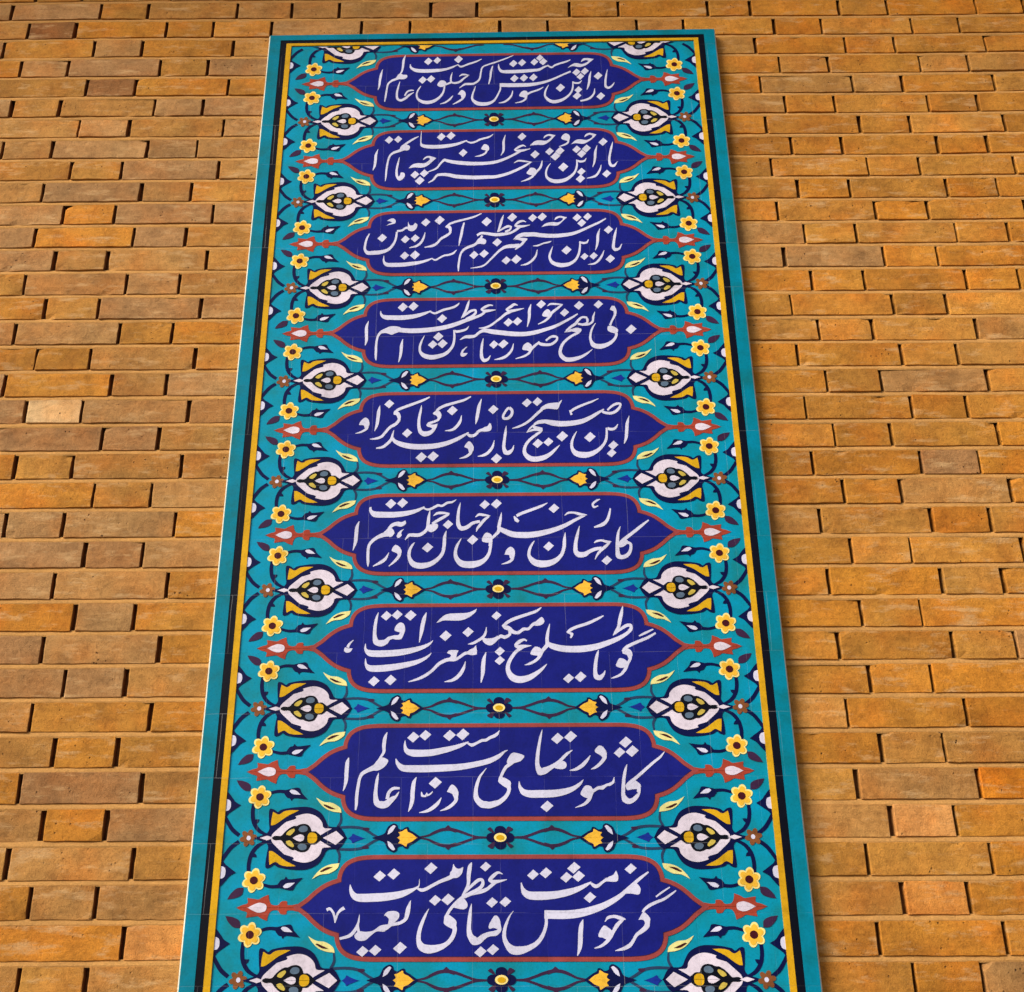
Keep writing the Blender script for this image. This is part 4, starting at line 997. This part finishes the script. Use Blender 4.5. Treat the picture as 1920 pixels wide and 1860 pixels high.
S5 -1262 81 -1193 38 -1302 -8 -1243 -68 -1371 -41 -1328 -157 -1432 -46 -1452 -185 -1481 -28 -1561 -96 -1516 85 -1593 77 -1518 254 -1583 265 -1496 415 -1548 427 -1504 546 -1514 548
S5 -1353 749 -1341 723 -1484 695 -1460 635 -1670 619 -1647 551 -1842 550 -1817 479 -1987 485 -1952 420 -2052 418 -2009 363
P5 -2055 418 -2000 417 -1935 344 -1925 245 -1980 246 -2013 318 -2068 337
S5 -2002 315 -1930 321 -1990 222 -1921 197 -2048 145 -1998 79 -2152 73 -2108 11 -2243 -48 -2196 -97 -2313 -138 -2275 -200 -2408 -183 -2395 -242 -2526 -218 -2524 -232
S5 -2354 548 -2344 546 -2407 420 -2329 404 -2419 275 -2338 261 -2429 118 -2359 97 -2444 -41 -2432 -46
P5 -2637 271 -2565 216 -2545 109 -2581 38 -2636 38 -2661 92 -2755 102 -2727 182
S5 -2624 135 -2546 119 -2623 40 -2570 0 -2713 -34 -2692 -83 -2819 -86 -2816 -100
D4 851 652 960 772 1054 676 945 558
D4 1636 613 1750 738 1845 638 1732 517
D4 1337 437 1443 552 1532 460 1427 347
D4 2050 633 2157 749 2246 656 2139 542
D4 2683 2 2809 135 2910 29 2785 -101
D4 159 205 266 324 360 229 254 113
D4 349 229 456 348 550 253 443 137
D4 65 -317 167 -204 257 -294 155 -404
S4 2439 593 2486 611 2452 480 2527 489 2445 379 2507 357 2390 246 2436 220 2341 132 2394 104
P4 2431 612 2492 543 2519 426 2484 368 2456 466 2386 515
P4 2326 99 2423 98 2524 20 2512 -56 2447 -75 2321 -16
S4 2430 -6 2519 9 2452 -124 2517 -142 2379 -231 2432 -299 2256 -300 2291 -416 2132 -319 2124 -470 2042 -300 1962 -410 1984 -213 1918 -230 1985 -93 1928 -82 2023 53 1983 77 2076 176 2068 183
S4 2060 464 2075 458 2003 343 2056 327 1985 238 2033 200 1917 185 1934 120 1815 179 1810 110 1706 199 1695 131
S4 1903 352 1896 282 1797 360 1809 296 1698 291 1742 231 1628 199 1676 133 1534 121 1571 59 1438 17 1468 -27
S4 1869 330 1900 343 1872 257 1939 261 1866 205 1907 159 1771 168 1789 103
S4 1421 -43 1418 -24 1556 -30 1544 37 1679 2 1681 79 1729 10 1774 30 1691 -20 1727 -73 1562 -89 1594 -154 1423 -205 1468 -263 1330 -326 1394 -368 1276 -496 1359 -500 1294 -645 1383 -577 1412 -759 1451 -635 1580 -760 1569 -637 1749 -687 1721 -601 1879 -586 1853 -536 1985 -465 1978 -453
P4 1420 -43 1486 33 1615 41 1761 49 1767 -9 1709 -56 1549 -16
S4 1086 612 1078 628 1154 640 1142 697 1261 635 1264 698 1408 645 1409 665
S4 1380 670 1404 633 1272 589 1311 528 1150 480 1200 425 1099 381 1148 331 1009 278 1039 224 873 176 881 155
P4 1080 542 1143 482 1124 366 1059 347 971 378 997 465
S4 735 676 747 671 669 534 743 520 663 375 737 367 656 262 713 248 643 103 656 99
S4 465 657 462 638 385 707 396 630 296 648 337 573 197 540 272 546 292 459 305 547 418 483 408 560 594 560 591 575
S4 297 537 333 449 182 461 219 392 83 360 121 301 -12 271 20 218 -123 180 -96 118 -244 121 -234 65 -353 94 -352 75
S4 1701 433 1717 400 1580 359 1606 302 1414 261 1442 192 1216 158 1245 68 1023 90 1047 -13 798 27 818 -97 579 -4 585 -138 329 9 320 -136 139 36 124 -109 -70 66 -86 -76 -244 83 -234 -32 -361 14 -327 -56 -448 -67 -418 -146 -551 -71 -541 -177 -652 -94 -633 -171 -751 -190 -743 -206
S4 1042 -262 1015 -216 1138 -186 1116 -123 1203 -174 1212 -98 1236 -179 1290 -152 1212 -227 1261 -274 1114 -296 1131 -373 970 -286 955 -380 878 -258 856 -330
S4 885 -244 915 -288 780 -331 823 -388 694 -428 746 -478 650 -522 690 -571 548 -593 566 -649 395 -662 399 -681
P4 643 -282 714 -320 752 -416 703 -491 623 -471 544 -451 561 -357
S4 356 -295 368 -299 302 -433 353 -464 218 -551 259 -608 114 -616 137 -690 -35 -682 -33 -696
D4 -2056 616 -1946 744 -1841 641 -1951 516
D4 -1832 632 -1722 761 -1617 658 -1728 533
D4 -1224 319 -1116 442 -1016 343 -1124 223
D4 -1298 -130 -1188 -5 -1086 -105 -1196 -227
D4 -1405 -318 -1302 -202 -1206 -295 -1309 -409
D4 -1210 -303 -1100 -178 -998 -278 -1108 -399
D4 -140 -333 -39 -220 52 -311 -50 -421
D4 44 -330 146 -217 237 -307 135 -417
S4 -2418 536 -2405 539 -2418 418 -2366 462 -2323 315 -2294 445 -2161 296 -2162 442 -1945 293 -1955 439 -1711 327 -1734 458 -1515 402 -1541 495 -1344 506 -1356 543
S4 -1380 493 -1368 529 -1285 432 -1283 498 -1193 460 -1214 526 -1080 517 -1099 584 -984 544 -1000 612 -866 583 -890 649 -782 653 -812 695 -756 717 -766 728
S4 -559 801 -546 796 -618 674 -552 649 -648 561 -586 527 -688 453 -643 421 -727 335 -716 327
S4 -684 340 -711 380 -599 408 -634 465 -507 477 -531 550 -449 500 -411 563 -452 476 -391 451 -507 419 -466 354 -636 343 -596 258
S4 -53 658 -56 631 -131 684 -125 626 -243 644 -209 572 -324 547 -259 553 -233 466 -219 554 -125 479 -132 557 3 528 1 544
S4 -233 540 -187 479 -309 456 -274 390 -434 395 -409 318 -631 333 -601 230 -875 239 -842 117 -1113 170 -1089 38 -1431 122 -1416 -22 -1748 108 -1746 -38 -1987 126 -1994 -12 -2181 151 -2190 25
P4 -2106 155 -1976 115 -2006 19 -2101 -28 -2165 -56 -2263 -17 -2344 -16 -2408 -34 -2331 61 -2236 137
S4 -2287 123 -2245 17 -2401 49 -2354 -22 -2474 -76 -2420 -107 -2502 -258 -2444 -268 -2507 -451 -2443 -455 -2500 -604 -2446 -604 -2475 -680 -2459 -679
S4 -2661 290 -2649 285 -2727 151 -2653 135 -2727 -30 -2646 -32 -2718 -178 -2644 -190 -2713 -304 -2691 -311
S4 -1936 -163 -1920 -166 -1990 -320 -1913 -333 -1994 -472 -1920 -484 -2001 -602 -1945 -618 -2009 -729 -1994 -734
S4 -564 141 -554 130 -630 85 -601 33 -720 59 -704 -16 -807 44 -811 -36 -849 56 -866 -9
S4 -890 41 -858 45 -887 -92 -832 -91 -903 -254 -840 -273 -949 -371 -888 -420 -1054 -483 -1005 -570 -1187 -531 -1159 -651 -1331 -547 -1333 -688 -1451 -520 -1503 -635 -1527 -465 -1592 -500 -1541 -355 -1598 -345 -1511 -228 -1553 -206 -1474 -87 -1482 -81
S4 -602 -365 -594 -377 -697 -439 -658 -472 -728 -507 -675 -535
P4 -725 -511 -661 -522 -581 -523 -629 -588 -693 -610 -728 -577
S4 -265 -165 -256 -167 -313 -303 -256 -314 -336 -477 -266 -480 -336 -647 -252 -612 -261 -758 -231 -652 -147 -708 -185 -648 -109 -589 -120 -581
D3 268 639 382 771 482 665 368 536
D3 720 620 825 740 915 644 811 526
D3 921 641 1033 769 1129 667 1018 542
D3 1684 611 1790 731 1879 635 1773 518
D3 1915 636 2019 752 2104 659 2001 545
D3 1781 467 1887 587 1976 491 1870 374
D3 2347 274 2458 396 2548 298 2438 178
D3 1419 -258 1537 -126 1636 -231 1518 -360
D3 1818 -425 1912 -321 1991 -405 1897 -507
D3 2011 -413 2109 -305 2190 -392 2092 -498
D3 2349 -496 2461 -372 2553 -471 2441 -592
D3 134 -508 239 -388 332 -484 227 -601
D3 338 -484 456 -349 560 -457 442 -589
D3 -59 -29 50 96 146 -4 38 -127
S3 2625 344 2634 341 2548 159 2614 141 2515 -17 2585 -29 2489 -190 2574 -161 2553 -297 2587 -189 2672 -243 2641 -188 2726 -96 2716 -88
S3 2256 321 2268 317 2181 163 2251 147 2165 7 2239 -4 2154 -124 2208 -141 2136 -253 2148 -258
S3 2325 -256 2336 -261 2254 -384 2301 -417 2175 -504 2215 -559 2092 -576 2108 -636 1968 -619 1969 -634
S3 2002 39 2017 27 1953 -15 1983 -72 1892 -23 1887 -99 1813 -4 1798 -59
S3 1806 -12 1837 -13 1789 -162 1844 -169 1757 -324 1817 -349 1693 -459 1746 -515 1591 -542 1627 -637 1465 -567 1473 -702 1346 -555 1316 -691 1243 -515 1177 -596 1192 -418 1127 -427 1211 -299 1161 -280 1241 -140 1232 -136
S3 2400 607 2414 572 2242 516 2265 453 2082 435 2105 364 1890 336 1915 254 1687 254 1707 149 1473 220 1482 93 1260 208 1259 73 1032 223 1020 84 844 257 836 113 680 247 688 108 562 206 587 114 437 90 461 41
P3 386 47 466 162 576 228 701 239 778 196 715 139 606 150 512 113
P3 402 37 527 93 682 81 690 43 634 -14 588 6 495 45
S3 627 68 674 18 547 -39 596 -103 473 -117 512 -176 419 -198 439 -227
S3 517 -46 531 -133 409 -54 421 -179 283 -62 299 -187 166 -118 199 -204 53 -226 93 -284 -40 -343 -1 -392 -117 -438 -80 -484 -206 -551 -178 -596 -307 -621 -292 -674 -532 -684 -530 -699
P3 1000 377 1096 472 1238 509 1363 498 1458 555 1476 613 1398 624 1286 557 1320 635 1415 673 1563 632 1490 554 1393 449 1314 411 1157 419
S3 811 -132 810 -113 916 -140 907 -88 1042 -84 1031 -33 1152 -57 1141 -5 1211 -11 1207 4
S3 896 -217 908 -221 843 -365 892 -395 759 -482 801 -541 660 -564 681 -626 538 -624 540 -638
S3 185 724 196 718 119 608 181 581 83 472 152 444 60 356 111 327 40 259 51 251
S3 69 248 53 281 199 330 175 389 284 362 279 451 315 370 372 402 293 335 330 283 206 298 229 226
S3 677 527 672 509 614 577 610 519 502 556 533 484 410 427 482 440 484 360 501 447 597 361 592 443 760 431 758 446
S3 512 416 551 351 420 332 453 263 301 261 320 183 135 249 142 141 0 242 -4 134 -169 267 -177 171 -305 274 -291 188 -406 209 -378 139
D3 -2542 123 -2438 249 -2337 148 -2441 24
D3 -2035 78 -1936 196 -1842 101 -1940 -15
D3 -1824 103 -1725 222 -1631 127 -1731 11
D3 -1605 527 -1501 651 -1404 552 -1507 431
D3 -1313 580 -1199 716 -1093 607 -1207 474
D3 -2042 -354 -1941 -233 -1844 -330 -1945 -447
D3 -1831 -339 -1720 -207 -1615 -313 -1726 -442
D3 -295 529 -176 668 -69 557 -188 421
D3 -555 -356 -451 -235 -357 -332 -461 -449
D3 -341 -325 -234 -201 -137 -300 -245 -422
P3 -448 -75 -355 96 -261 95 -191 36 -223 -59 -324 -48
S3 -301 190 -252 155 -367 67 -312 10 -466 -37 -430 -114 -588 -91 -557 -171 -702 -178 -660 -234 -767 -306 -718 -333 -800 -484 -745 -496 -815 -638 -759 -643 -798 -763 -774 -763
S3 -688 535 -649 521 -739 363 -675 344 -765 208 -694 188 -787 52 -732 36 -788 -98 -776 -101
S3 -296 780 -287 755 -457 711 -440 652 -644 648 -630 584 -834 594 -817 526 -980 535 -953 472 -1046 474 -1011 417
P3 -1052 456 -997 465 -942 386 -949 279 -988 280 -1012 368 -1075 407
S3 -1012 374 -950 380 -1002 276 -942 244 -1078 211 -1037 137 -1186 129 -1146 68 -1263 23 -1222 -36 -1348 -43 -1321 -121 -1523 -116 -1518 -138
S3 -1518 280 -1506 276 -1567 147 -1515 119 -1626 26 -1576 -28 -1707 -51 -1678 -121 -1849 -126 -1845 -145
S3 -2392 -334 -2379 -335 -2414 -475 -2364 -459 -2356 -616 -2308 -509 -2208 -647 -2207 -511 -1986 -645 -1997 -509 -1767 -613 -1784 -489 -1581 -562 -1601 -470 -1427 -494 -1447 -429 -1341 -428 -1350 -403
S3 -1366 -442 -1355 -407 -1281 -492 -1284 -435 -1179 -435 -1202 -381 -1090 -381 -1106 -323 -999 -366 -1012 -303 -883 -316 -912 -261 -822 -212 -835 -196
S3 -2729 264 -2706 249 -2802 125 -2748 99 -2831 -35 -2769 -48 -2837 -167 -2770 -146 -2767 -308 -2724 -197 -2600 -323 -2611 -186 -2438 -300 -2464 -176 -2274 -215 -2321 -131 -2164 -54 -2220 -8 -2113 112 -2171 133 -2100 291 -2153 302
S3 -2119 281 -2129 351 -2005 301 -2025 367 -1916 362 -1928 439 -1803 316 -1789 423
P3 -1891 410 -1887 566 -1853 477 -1782 467 -1737 534 -1689 485 -1702 387 -1779 311 -1874 332
P3 -2352 593 -2290 641 -2212 659 -2163 609 -2169 531 -2239 503 -2364 466 -2302 514 -2225 551 -2289 582
D2 522 607 629 735 723 632 616 507
D2 802 88 912 218 1007 113 897 -14
D2 2334 424 2448 555 2541 450 2427 322
D2 1742 218 1848 341 1936 242 1830 123
D2 1954 238 2067 368 2160 264 2048 136
D2 1843 90 1955 220 2049 116 1937 -11
D2 1135 169 1240 291 1329 193 1224 73
D2 1362 178 1474 308 1568 204 1457 76
D2 1251 25 1369 163 1469 52 1351 -82
D2 1411 -285 1535 -141 1640 -256 1516 -397
D2 1826 -416 1930 -296 2017 -393 1913 -510
D2 1790 -618 1904 -487 1999 -593 1885 -720
D2 2379 -484 2488 -361 2576 -460 2468 -581
S2 2651 440 2660 437 2587 278 2646 259 2545 97 2609 82 2518 -92 2589 -85 2547 -267 2609 -187 2664 -291 2644 -205 2738 -136 2729 -126
S2 2296 346 2307 342 2220 163 2290 147 2204 1 2277 -10 2193 -134 2246 -151 2170 -276 2187 -284
S2 2365 -212 2376 -216 2309 -346 2358 -376 2238 -467 2280 -527 2171 -521 2189 -587 2039 -579 2042 -602
S2 2040 -13 2054 -28 1985 -70 2010 -128 1908 -78 1900 -157 1852 -59 1834 -114
S2 1814 -58 1844 -56 1804 -211 1859 -219 1759 -371 1814 -411 1666 -489 1714 -564 1532 -571 1565 -692 1381 -598 1377 -738 1265 -578 1219 -694 1184 -516 1121 -559 1168 -404 1113 -396 1201 -277 1163 -250 1252 -161 1242 -151
P2 1720 384 1833 503 1943 521 2066 499 2178 558 2212 628 2135 649 2023 580 2057 661 2152 704 2299 657 2225 557 2112 458 1985 390 1830 412
P2 1605 699 1682 657 1702 566 1669 486 1599 497 1507 549 1533 639
S2 1635 570 1691 563 1628 455 1675 416 1554 394 1573 339 1444 326 1447 311
P2 793 360 912 488 1037 506 1162 494 1257 563 1290 613 1212 635 1101 556 1134 636 1229 685 1377 652 1320 572 1223 453 1097 375 957 377
S2 246 683 255 680 174 497 245 484 171 332 245 327 170 221 229 197 137 85 150 76
S2 710 342 703 320 646 396 644 336 536 361 566 286 432 239 496 251 528 168 539 259 647 180 638 264 808 261 805 277
S2 564 240 596 166 455 162 485 88 300 68 327 -12 146 -2 170 -96 -6 -51 11 -160 -202 -73 -195 -191 -431 -71 -431 -205 -660 -53 -667 -195 -889 -26 -903 -155 -1043 6 -1060 -103 -1132 21 -1111 -76 -1226 -100 -1185 -151 -1313 -235 -1281 -290 -1500 -356 -1492 -378
S2 439 -142 432 -124 534 -104 525 -46 650 -120 656 -53 837 -129 839 -110
S2 797 -97 817 -141 666 -179 697 -252 480 -288 510 -374 296 -378 322 -474 144 -429 164 -536 -5 -461 5 -577 -202 -461 -198 -590 -431 -461 -431 -602 -659 -448 -664 -588 -855 -427 -869 -563 -1043 -383 -1052 -504 -1242 -392 -1223 -488 -1315 -444 -1272 -513 -1386 -569 -1352 -621 -1474 -647 -1462 -675
P2 804 -277 896 -298 940 -397 892 -494 800 -483 709 -433 757 -335
S2 1054 -71 1072 -76 1008 -207 1065 -236 964 -295 1012 -344 886 -388 932 -444 811 -502 849 -563 711 -578 731 -639 580 -657 584 -672
D2 -2469 562 -2370 686 -2275 586 -2373 465
D2 -2259 579 -2166 695 -2077 602 -2170 489
D2 -1297 632 -1193 760 -1096 657 -1200 532
D2 -1081 658 -973 791 -874 684 -981 555
D2 -800 161 -696 287 -601 186 -705 62
D2 -1868 -445 -1767 -321 -1671 -421 -1773 -542
D2 -1661 -409 -1559 -285 -1464 -385 -1565 -506
D2 -1766 -614 -1656 -479 -1551 -588 -1662 -720
S2 -1653 817 -1641 816 -1666 665 -1638 663 -1672 499 -1635 505 -1661 371 -1601 451 -1520 301 -1507 436 -1276 288 -1282 429 -1037 315 -1053 447 -832 379 -853 477 -677 463 -696 528 -605 523 -612 546
S2 -629 486 -619 524 -531 428 -528 497 -412 459 -429 524 -316 516 -337 584 -210 555 -224 622 -97 600 -117 655 -17 700 -24 713
P2 -217 417 -140 375 -117 275 -156 215 -202 236 -296 278 -264 358
S2 -179 291 -132 260 -222 182 -183 130 -319 119 -304 58 -437 68 -435 53
S2 -1712 678 -1702 652 -1845 618 -1816 554 -1973 520 -1935 454 -2053 440 -2008 376 -2119 364 -2062 292
P2 -2062 428 -1952 426 -1896 365 -1925 275 -2011 267 -2121 309
S2 -2016 383 -1978 270 -2167 296 -2136 202 -2294 228 -2255 154 -2374 111 -2325 73 -2411 -58 -2356 -75 -2432 -259 -2376 -269 -2438 -457 -2388 -464 -2429 -606 -2413 -608
S2 -2129 71 -2117 67 -2181 -101 -2127 -118 -2207 -263 -2145 -272 -2207 -456 -2136 -434 -2135 -598 -2109 -508 -2040 -572 -2067 -478
P2 -2146 -504 -2102 -446 -2080 -368 -2011 -379 -1990 -457 -2037 -555 -2113 -592
S2 -2620 310 -2608 304 -2692 148 -2618 127 -2699 -15 -2621 -29 -2707 -168 -2643 -192 -2717 -294 -2702 -302
P2 -1913 -252 -1830 -145 -1707 -107 -1567 -110 -1460 -32 -1445 27 -1508 38 -1608 -30 -1555 59 -1462 97 -1298 35 -1382 -63 -1504 -190 -1627 -237 -1782 -225
D1 361 515 464 642 554 540 452 416
D1 564 538 667 665 757 563 653 439
D1 854 554 954 677 1041 578 941 457
D1 987 683 1081 799 1162 706 1068 593
D1 1058 560 1162 687 1251 584 1147 460
D1 2308 97 2420 231 2512 123 2400 -7
D1 1818 218 1922 344 2010 243 1905 120
D1 2011 248 2117 374 2204 272 2099 149
D1 1912 90 2010 208 2091 113 1993 -1
D1 1849 -316 1949 -197 2033 -293 1933 -410
D1 1803 -499 1913 -368 2005 -473 1895 -601
D1 2344 -519 2455 -388 2546 -493 2435 -621
D1 1422 -250 1539 -110 1637 -223 1521 -360
D1 376 56 482 186 574 81 469 -45
D1 597 69 703 198 795 94 689 -33
D1 816 79 922 208 1014 104 908 -23
S1 2628 309 2640 305 2568 119 2622 106 2539 -70 2603 -73 2540 -242 2605 -185 2639 -302 2639 -209 2734 -220 2703 -172 2782 -100 2772 -91
S1 2248 265 2260 260 2182 108 2251 90 2160 -76 2229 -94 2141 -195 2193 -217 2128 -304 2142 -311
S1 2308 -268 2326 -272 2273 -398 2320 -425 2196 -508 2234 -574 2097 -571 2114 -647 1971 -613 1978 -672
S1 2022 -12 2034 -29 1962 -59 1981 -122 1884 -63 1874 -135 1828 -39 1810 -96
S1 1807 -47 1832 -47 1791 -214 1842 -226 1746 -361 1794 -401 1646 -484 1687 -557 1512 -562 1540 -675 1377 -590 1368 -722 1279 -554 1225 -653 1202 -460 1140 -483 1215 -321 1166 -299 1269 -143 1258 -135
P1 1710 366 1806 467 1916 517 2039 484 2148 523 2213 584 2136 606 2025 546 2076 649 2185 668 2331 634 2242 542 2130 440 1989 391 1835 425
S1 1774 294 1792 229 1586 194 1605 130 1397 89 1417 17 1211 9 1230 -81 1027 -37 1041 -150 815 -59 822 -201 587 -57 588 -216 358 -57 356 -215 135 -52 133 -203
S1 127 -87 173 -88 124 -243 172 -257 87 -357 131 -385 24 -500 69 -542 -36 -574 6 -648 -135 -619 -109 -739 -258 -624 -261 -768 -372 -597 -422 -731 -464 -525 -529 -558 -462 -408 -516 -392 -432 -269 -469 -250 -416 -150 -424 -146
S1 1783 637 1792 610 1677 596 1693 530 1536 548 1551 480 1407 488 1429 420 1339 431 1339 356 1259 485 1237 430
S1 101 519 116 522 95 368 151 404 172 235 211 348 361 208 363 348 595 216 592 352 829 236 823 364 1053 277 1034 377 1180 371 1158 444 1283 437 1274 476
S1 1135 -197 1144 -218 1036 -249 1055 -305 929 -293 945 -358 834 -331 855 -398 745 -388 773 -459
P1 677 -311 761 -332 774 -444 735 -524 659 -502 583 -471 607 -380
S1 723 -430 780 -457 695 -539 743 -589 617 -614 634 -670 479 -672 482 -688
S1 423 -303 441 -309 384 -422 431 -452 316 -527 357 -587 219 -611 239 -679 105 -663 108 -683
S1 458 795 464 775 266 710 280 659 48 612 61 556 -125 542 -109 487 -274 456 -240 413 -320 299 -272 282 -344 118 -295 93 -386 32 -346 -24 -483 -36 -465 -115 -600 -37 -594 -130 -685 -54 -663 -131 -801 -194 -792 -211
D1 -1626 621 -1523 753 -1427 647 -1529 518
D1 -1407 650 -1313 769 -1226 673 -1319 556
D1 -923 670 -816 806 -718 696 -825 564
D1 -1747 45 -1645 174 -1549 70 -1651 -56
D1 -1554 72 -1452 202 -1357 97 -1459 -29
S1 -36 466 -12 456 -96 295 -32 277 -108 108 -53 94 -135 -97 -105 -108
S1 -284 698 -275 671 -421 635 -403 572 -592 568 -575 500 -753 492 -755 417 -823 532 -841 484
S1 -1958 547 -1933 553 -1955 418 -1900 473 -1823 293 -1796 428 -1622 262 -1622 411 -1385 274 -1394 410 -1149 318 -1165 420 -961 403 -981 473 -827 503 -837 533
S1 -794 145 -804 166 -730 174 -744 238 -662 172 -658 237 -568 172 -566 192
S1 -608 193 -587 152 -707 122 -674 62 -798 30 -767 -47 -891 -7 -889 -88 -962 8 -1004 -38 -964 115 -1020 122 -956 280 -968 285
S1 -989 22 -962 -53 -1086 -41 -1064 -109 -1145 -75 -1128 -133
P1 -1215 40 -1122 8 -1098 -84 -1151 -145 -1228 -164 -1306 -111 -1276 -20
S1 -1163 -79 -1111 -89 -1177 -236 -1123 -256 -1222 -363 -1168 -412 -1324 -483 -1277 -570 -1464 -549 -1441 -680 -1609 -548 -1632 -675 -1718 -490 -1772 -547 -1751 -378 -1806 -375 -1722 -250 -1764 -221 -1676 -132 -1691 -117
P1 -750 -264 -666 -316 -650 -418 -688 -518 -741 -517 -765 -416 -834 -394
S1 -757 -390 -665 -402 -748 -495 -689 -540 -839 -585 -811 -647 -950 -685 -943 -703
S1 -947 -416 -935 -429 -1012 -489 -977 -535 -1113 -591 -1088 -651 -1240 -669 -1235 -688
S1 -2068 848 -2056 842 -2140 690 -2069 666 -2149 499 -2081 483 -2159 359 -2112 333 -2197 258 -2161 230
P1 -2195 265 -2101 232 -2016 220 -2014 148 -2082 98 -2206 100 -2269 122
S1 -2164 219 -2128 103 -2283 145 -2254 57 -2392 74 -2357 9 -2473 -42 -2426 -76 -2502 -235 -2447 -250 -2519 -417 -2464 -431 -2525 -581 -2495 -589
S1 -2594 409 -2582 404 -2656 243 -2586 220 -2674 75 -2603 59 -2676 -88 -2621 -105 -2681 -226 -2669 -231
S1 -2179 30 -2167 25 -2233 -136 -2182 -154 -2265 -324 -2201 -332 -2253 -515 -2189 -464 -2144 -600 -2141 -504 -2017 -533 -2056 -453 -1928 -429 -1966 -359 -1839 -325 -1849 -304
S1 -2035 -429 -2074 -395 -1978 -319 -2013 -265 -1915 -282 -1925 -222 -1842 -270 -1843 -238"""
glyphs = {}
for line in LETTERS.strip().split('\n'):
    h, rest = line.split(' ', 1)
    n_ = [int(t) * 1e-4 for t in rest.split()]
    glyphs.setdefault(int(h[1:]), []).append((h[0], n_))

HALF1 = [(-0.3350, 0.0), (-0.3218, -0.0095), (-0.3110, -0.0195), (-0.2985, -0.0290), (-0.2855, -0.0355), (-0.2740, -0.0392), (-0.2688, -0.0408)]
HALF2 = [(-0.2688, -0.0408), (-0.2680, -0.0510), (-0.2634, -0.0625), (-0.2545, -0.0705), (-0.2400, -0.0757), (-0.2200, -0.0778), (-0.1900, -0.0781), (-0.1200, -0.0781), (0.0, -0.0781)]
q = smooth_open(HALF1, 5)[:-1] + smooth_open(HALF2, 5)
quarter = q                                   # tip -> foot, left lower quarter
lower = quarter + [(-x, z) for x, z in reversed(quarter[:-1])]
OUTL = lower + [(x, -z) for x, z in reversed(lower[1:-1])]
def offset(poly, d):
    n = len(poly)
    out = []
    ccw = area2(poly) > 0
    for i in range(n):
        a = Vector(poly[i]) - Vector(poly[i - 1]); b = Vector(poly[(i + 1) % n]) - Vector(poly[i])
        t = (a.normalized() + b.normalized())
        t = t.normalized() if t.length > 1e-6 else a.normalized()
        nrm = Vector((t.y, -t.x)) if ccw else Vector((-t.y, t.x))
        c = max(0.55, nrm.dot(Vector((a.y, -a.x)).normalized() if ccw else Vector((-a.y, a.x)).normalized()))
        p = Vector(poly[i]) + nrm * d / c
        out.append((p.x, p.y))
    return [p for p in out if min(math.hypot(p[0] - a, p[1] - b) for a, b in poly) > 0.93 * d]
BORD = offset(OUTL, 0.0082)
KEY = offset(OUTL, 0.0011)
ORD = ['uppermost', 'second', 'third', 'fourth', 'middle', 'sixth', 'seventh', 'eighth', 'ninth']
WEIGHT = [.73, .74, .76, .78, .81, .83, .85, .87, .89]
DZ = [-0.0150, 0.0075, 0.0060, 0.0070, 0.0035, -0.0045, 0.0159, 0.0053, -0.0184]
for r_ in range(1, 11):
    zc = (1.5 - r_) * P
    dz = DZ[r_ - 1] * P if r_ < 10 else 0
    s = Sheet(); s.poly(OUTL, 3, 'blue', smooth=False)
    ca = s.build('cartouche', panel, (ORD[r_ - 1] + ' blue cartouche from the top, holding one verse line') if r_ < 10 else None)
    ca.location = (0, 0, zc)
    s = Sheet(); s.poly(BORD, 2, 'red', smooth=False); s.poly(KEY, 2.5, 'plum', smooth=False)
    s.build('cartouche_border', ca)
    if r_ < 10:
        s = Sheet()
        for kind, n_ in glyphs[r_]:
            if kind == 'S':
                l = [(n_[i], n_[i + 1]) for i in range(0, len(n_), 4)]
                r2 = [(n_[i + 2], n_[i + 3]) for i in range(0, len(n_), 4)]
                th = WEIGHT[r_ - 1]
                mid = [((a[0] + b[0]) / 2, (a[1] + b[1]) / 2) for a, b in zip(l, r2)]
                l = [(c[0] + (a[0] - c[0]) * th, c[1] + (a[1] - c[1]) * th) for a, c in zip(l, mid)]
                r2 = [(c[0] + (a[0] - c[0]) * th, c[1] + (a[1] - c[1]) * th) for a, c in zip(r2, mid)]
                s.ribbon2(l, r2, 4, 'white')
            elif kind == 'H':
                s.poly([(n_[i], n_[i + 1]) for i in range(0, len(n_), 2)], 4.9, 'blue')
            elif kind == 'P':
                s.poly([(n_[i], n_[i + 1]) for i in range(0, len(n_), 2)], 4, 'white')
            else:
                s.poly([(n_[i], n_[i + 1]) for i in range(0, len(n_), 2)], 4, 'white', smooth=False)
        s.build('calligraphy', ca)
    for sx in (1, -1):
        put('red_palmette', ('palm', sx), lambda s, sx=sx: (s.poly(both(MOT['palm']), 1.6, 'orange', (sx, 1, 0, 0)), s.poly(both(MOT['palm_w']), 3, 'lilac', (sx, 1, 0, 0))), zc)
        for sz in (1, -1):
            put('maroon_leaf', ('mleaf', sx, sz), lambda s, sx=sx, sz=sz: s.poly(MOT['mleaf'], 2, 'plum', (sx, sz, 0, 0)), zc)
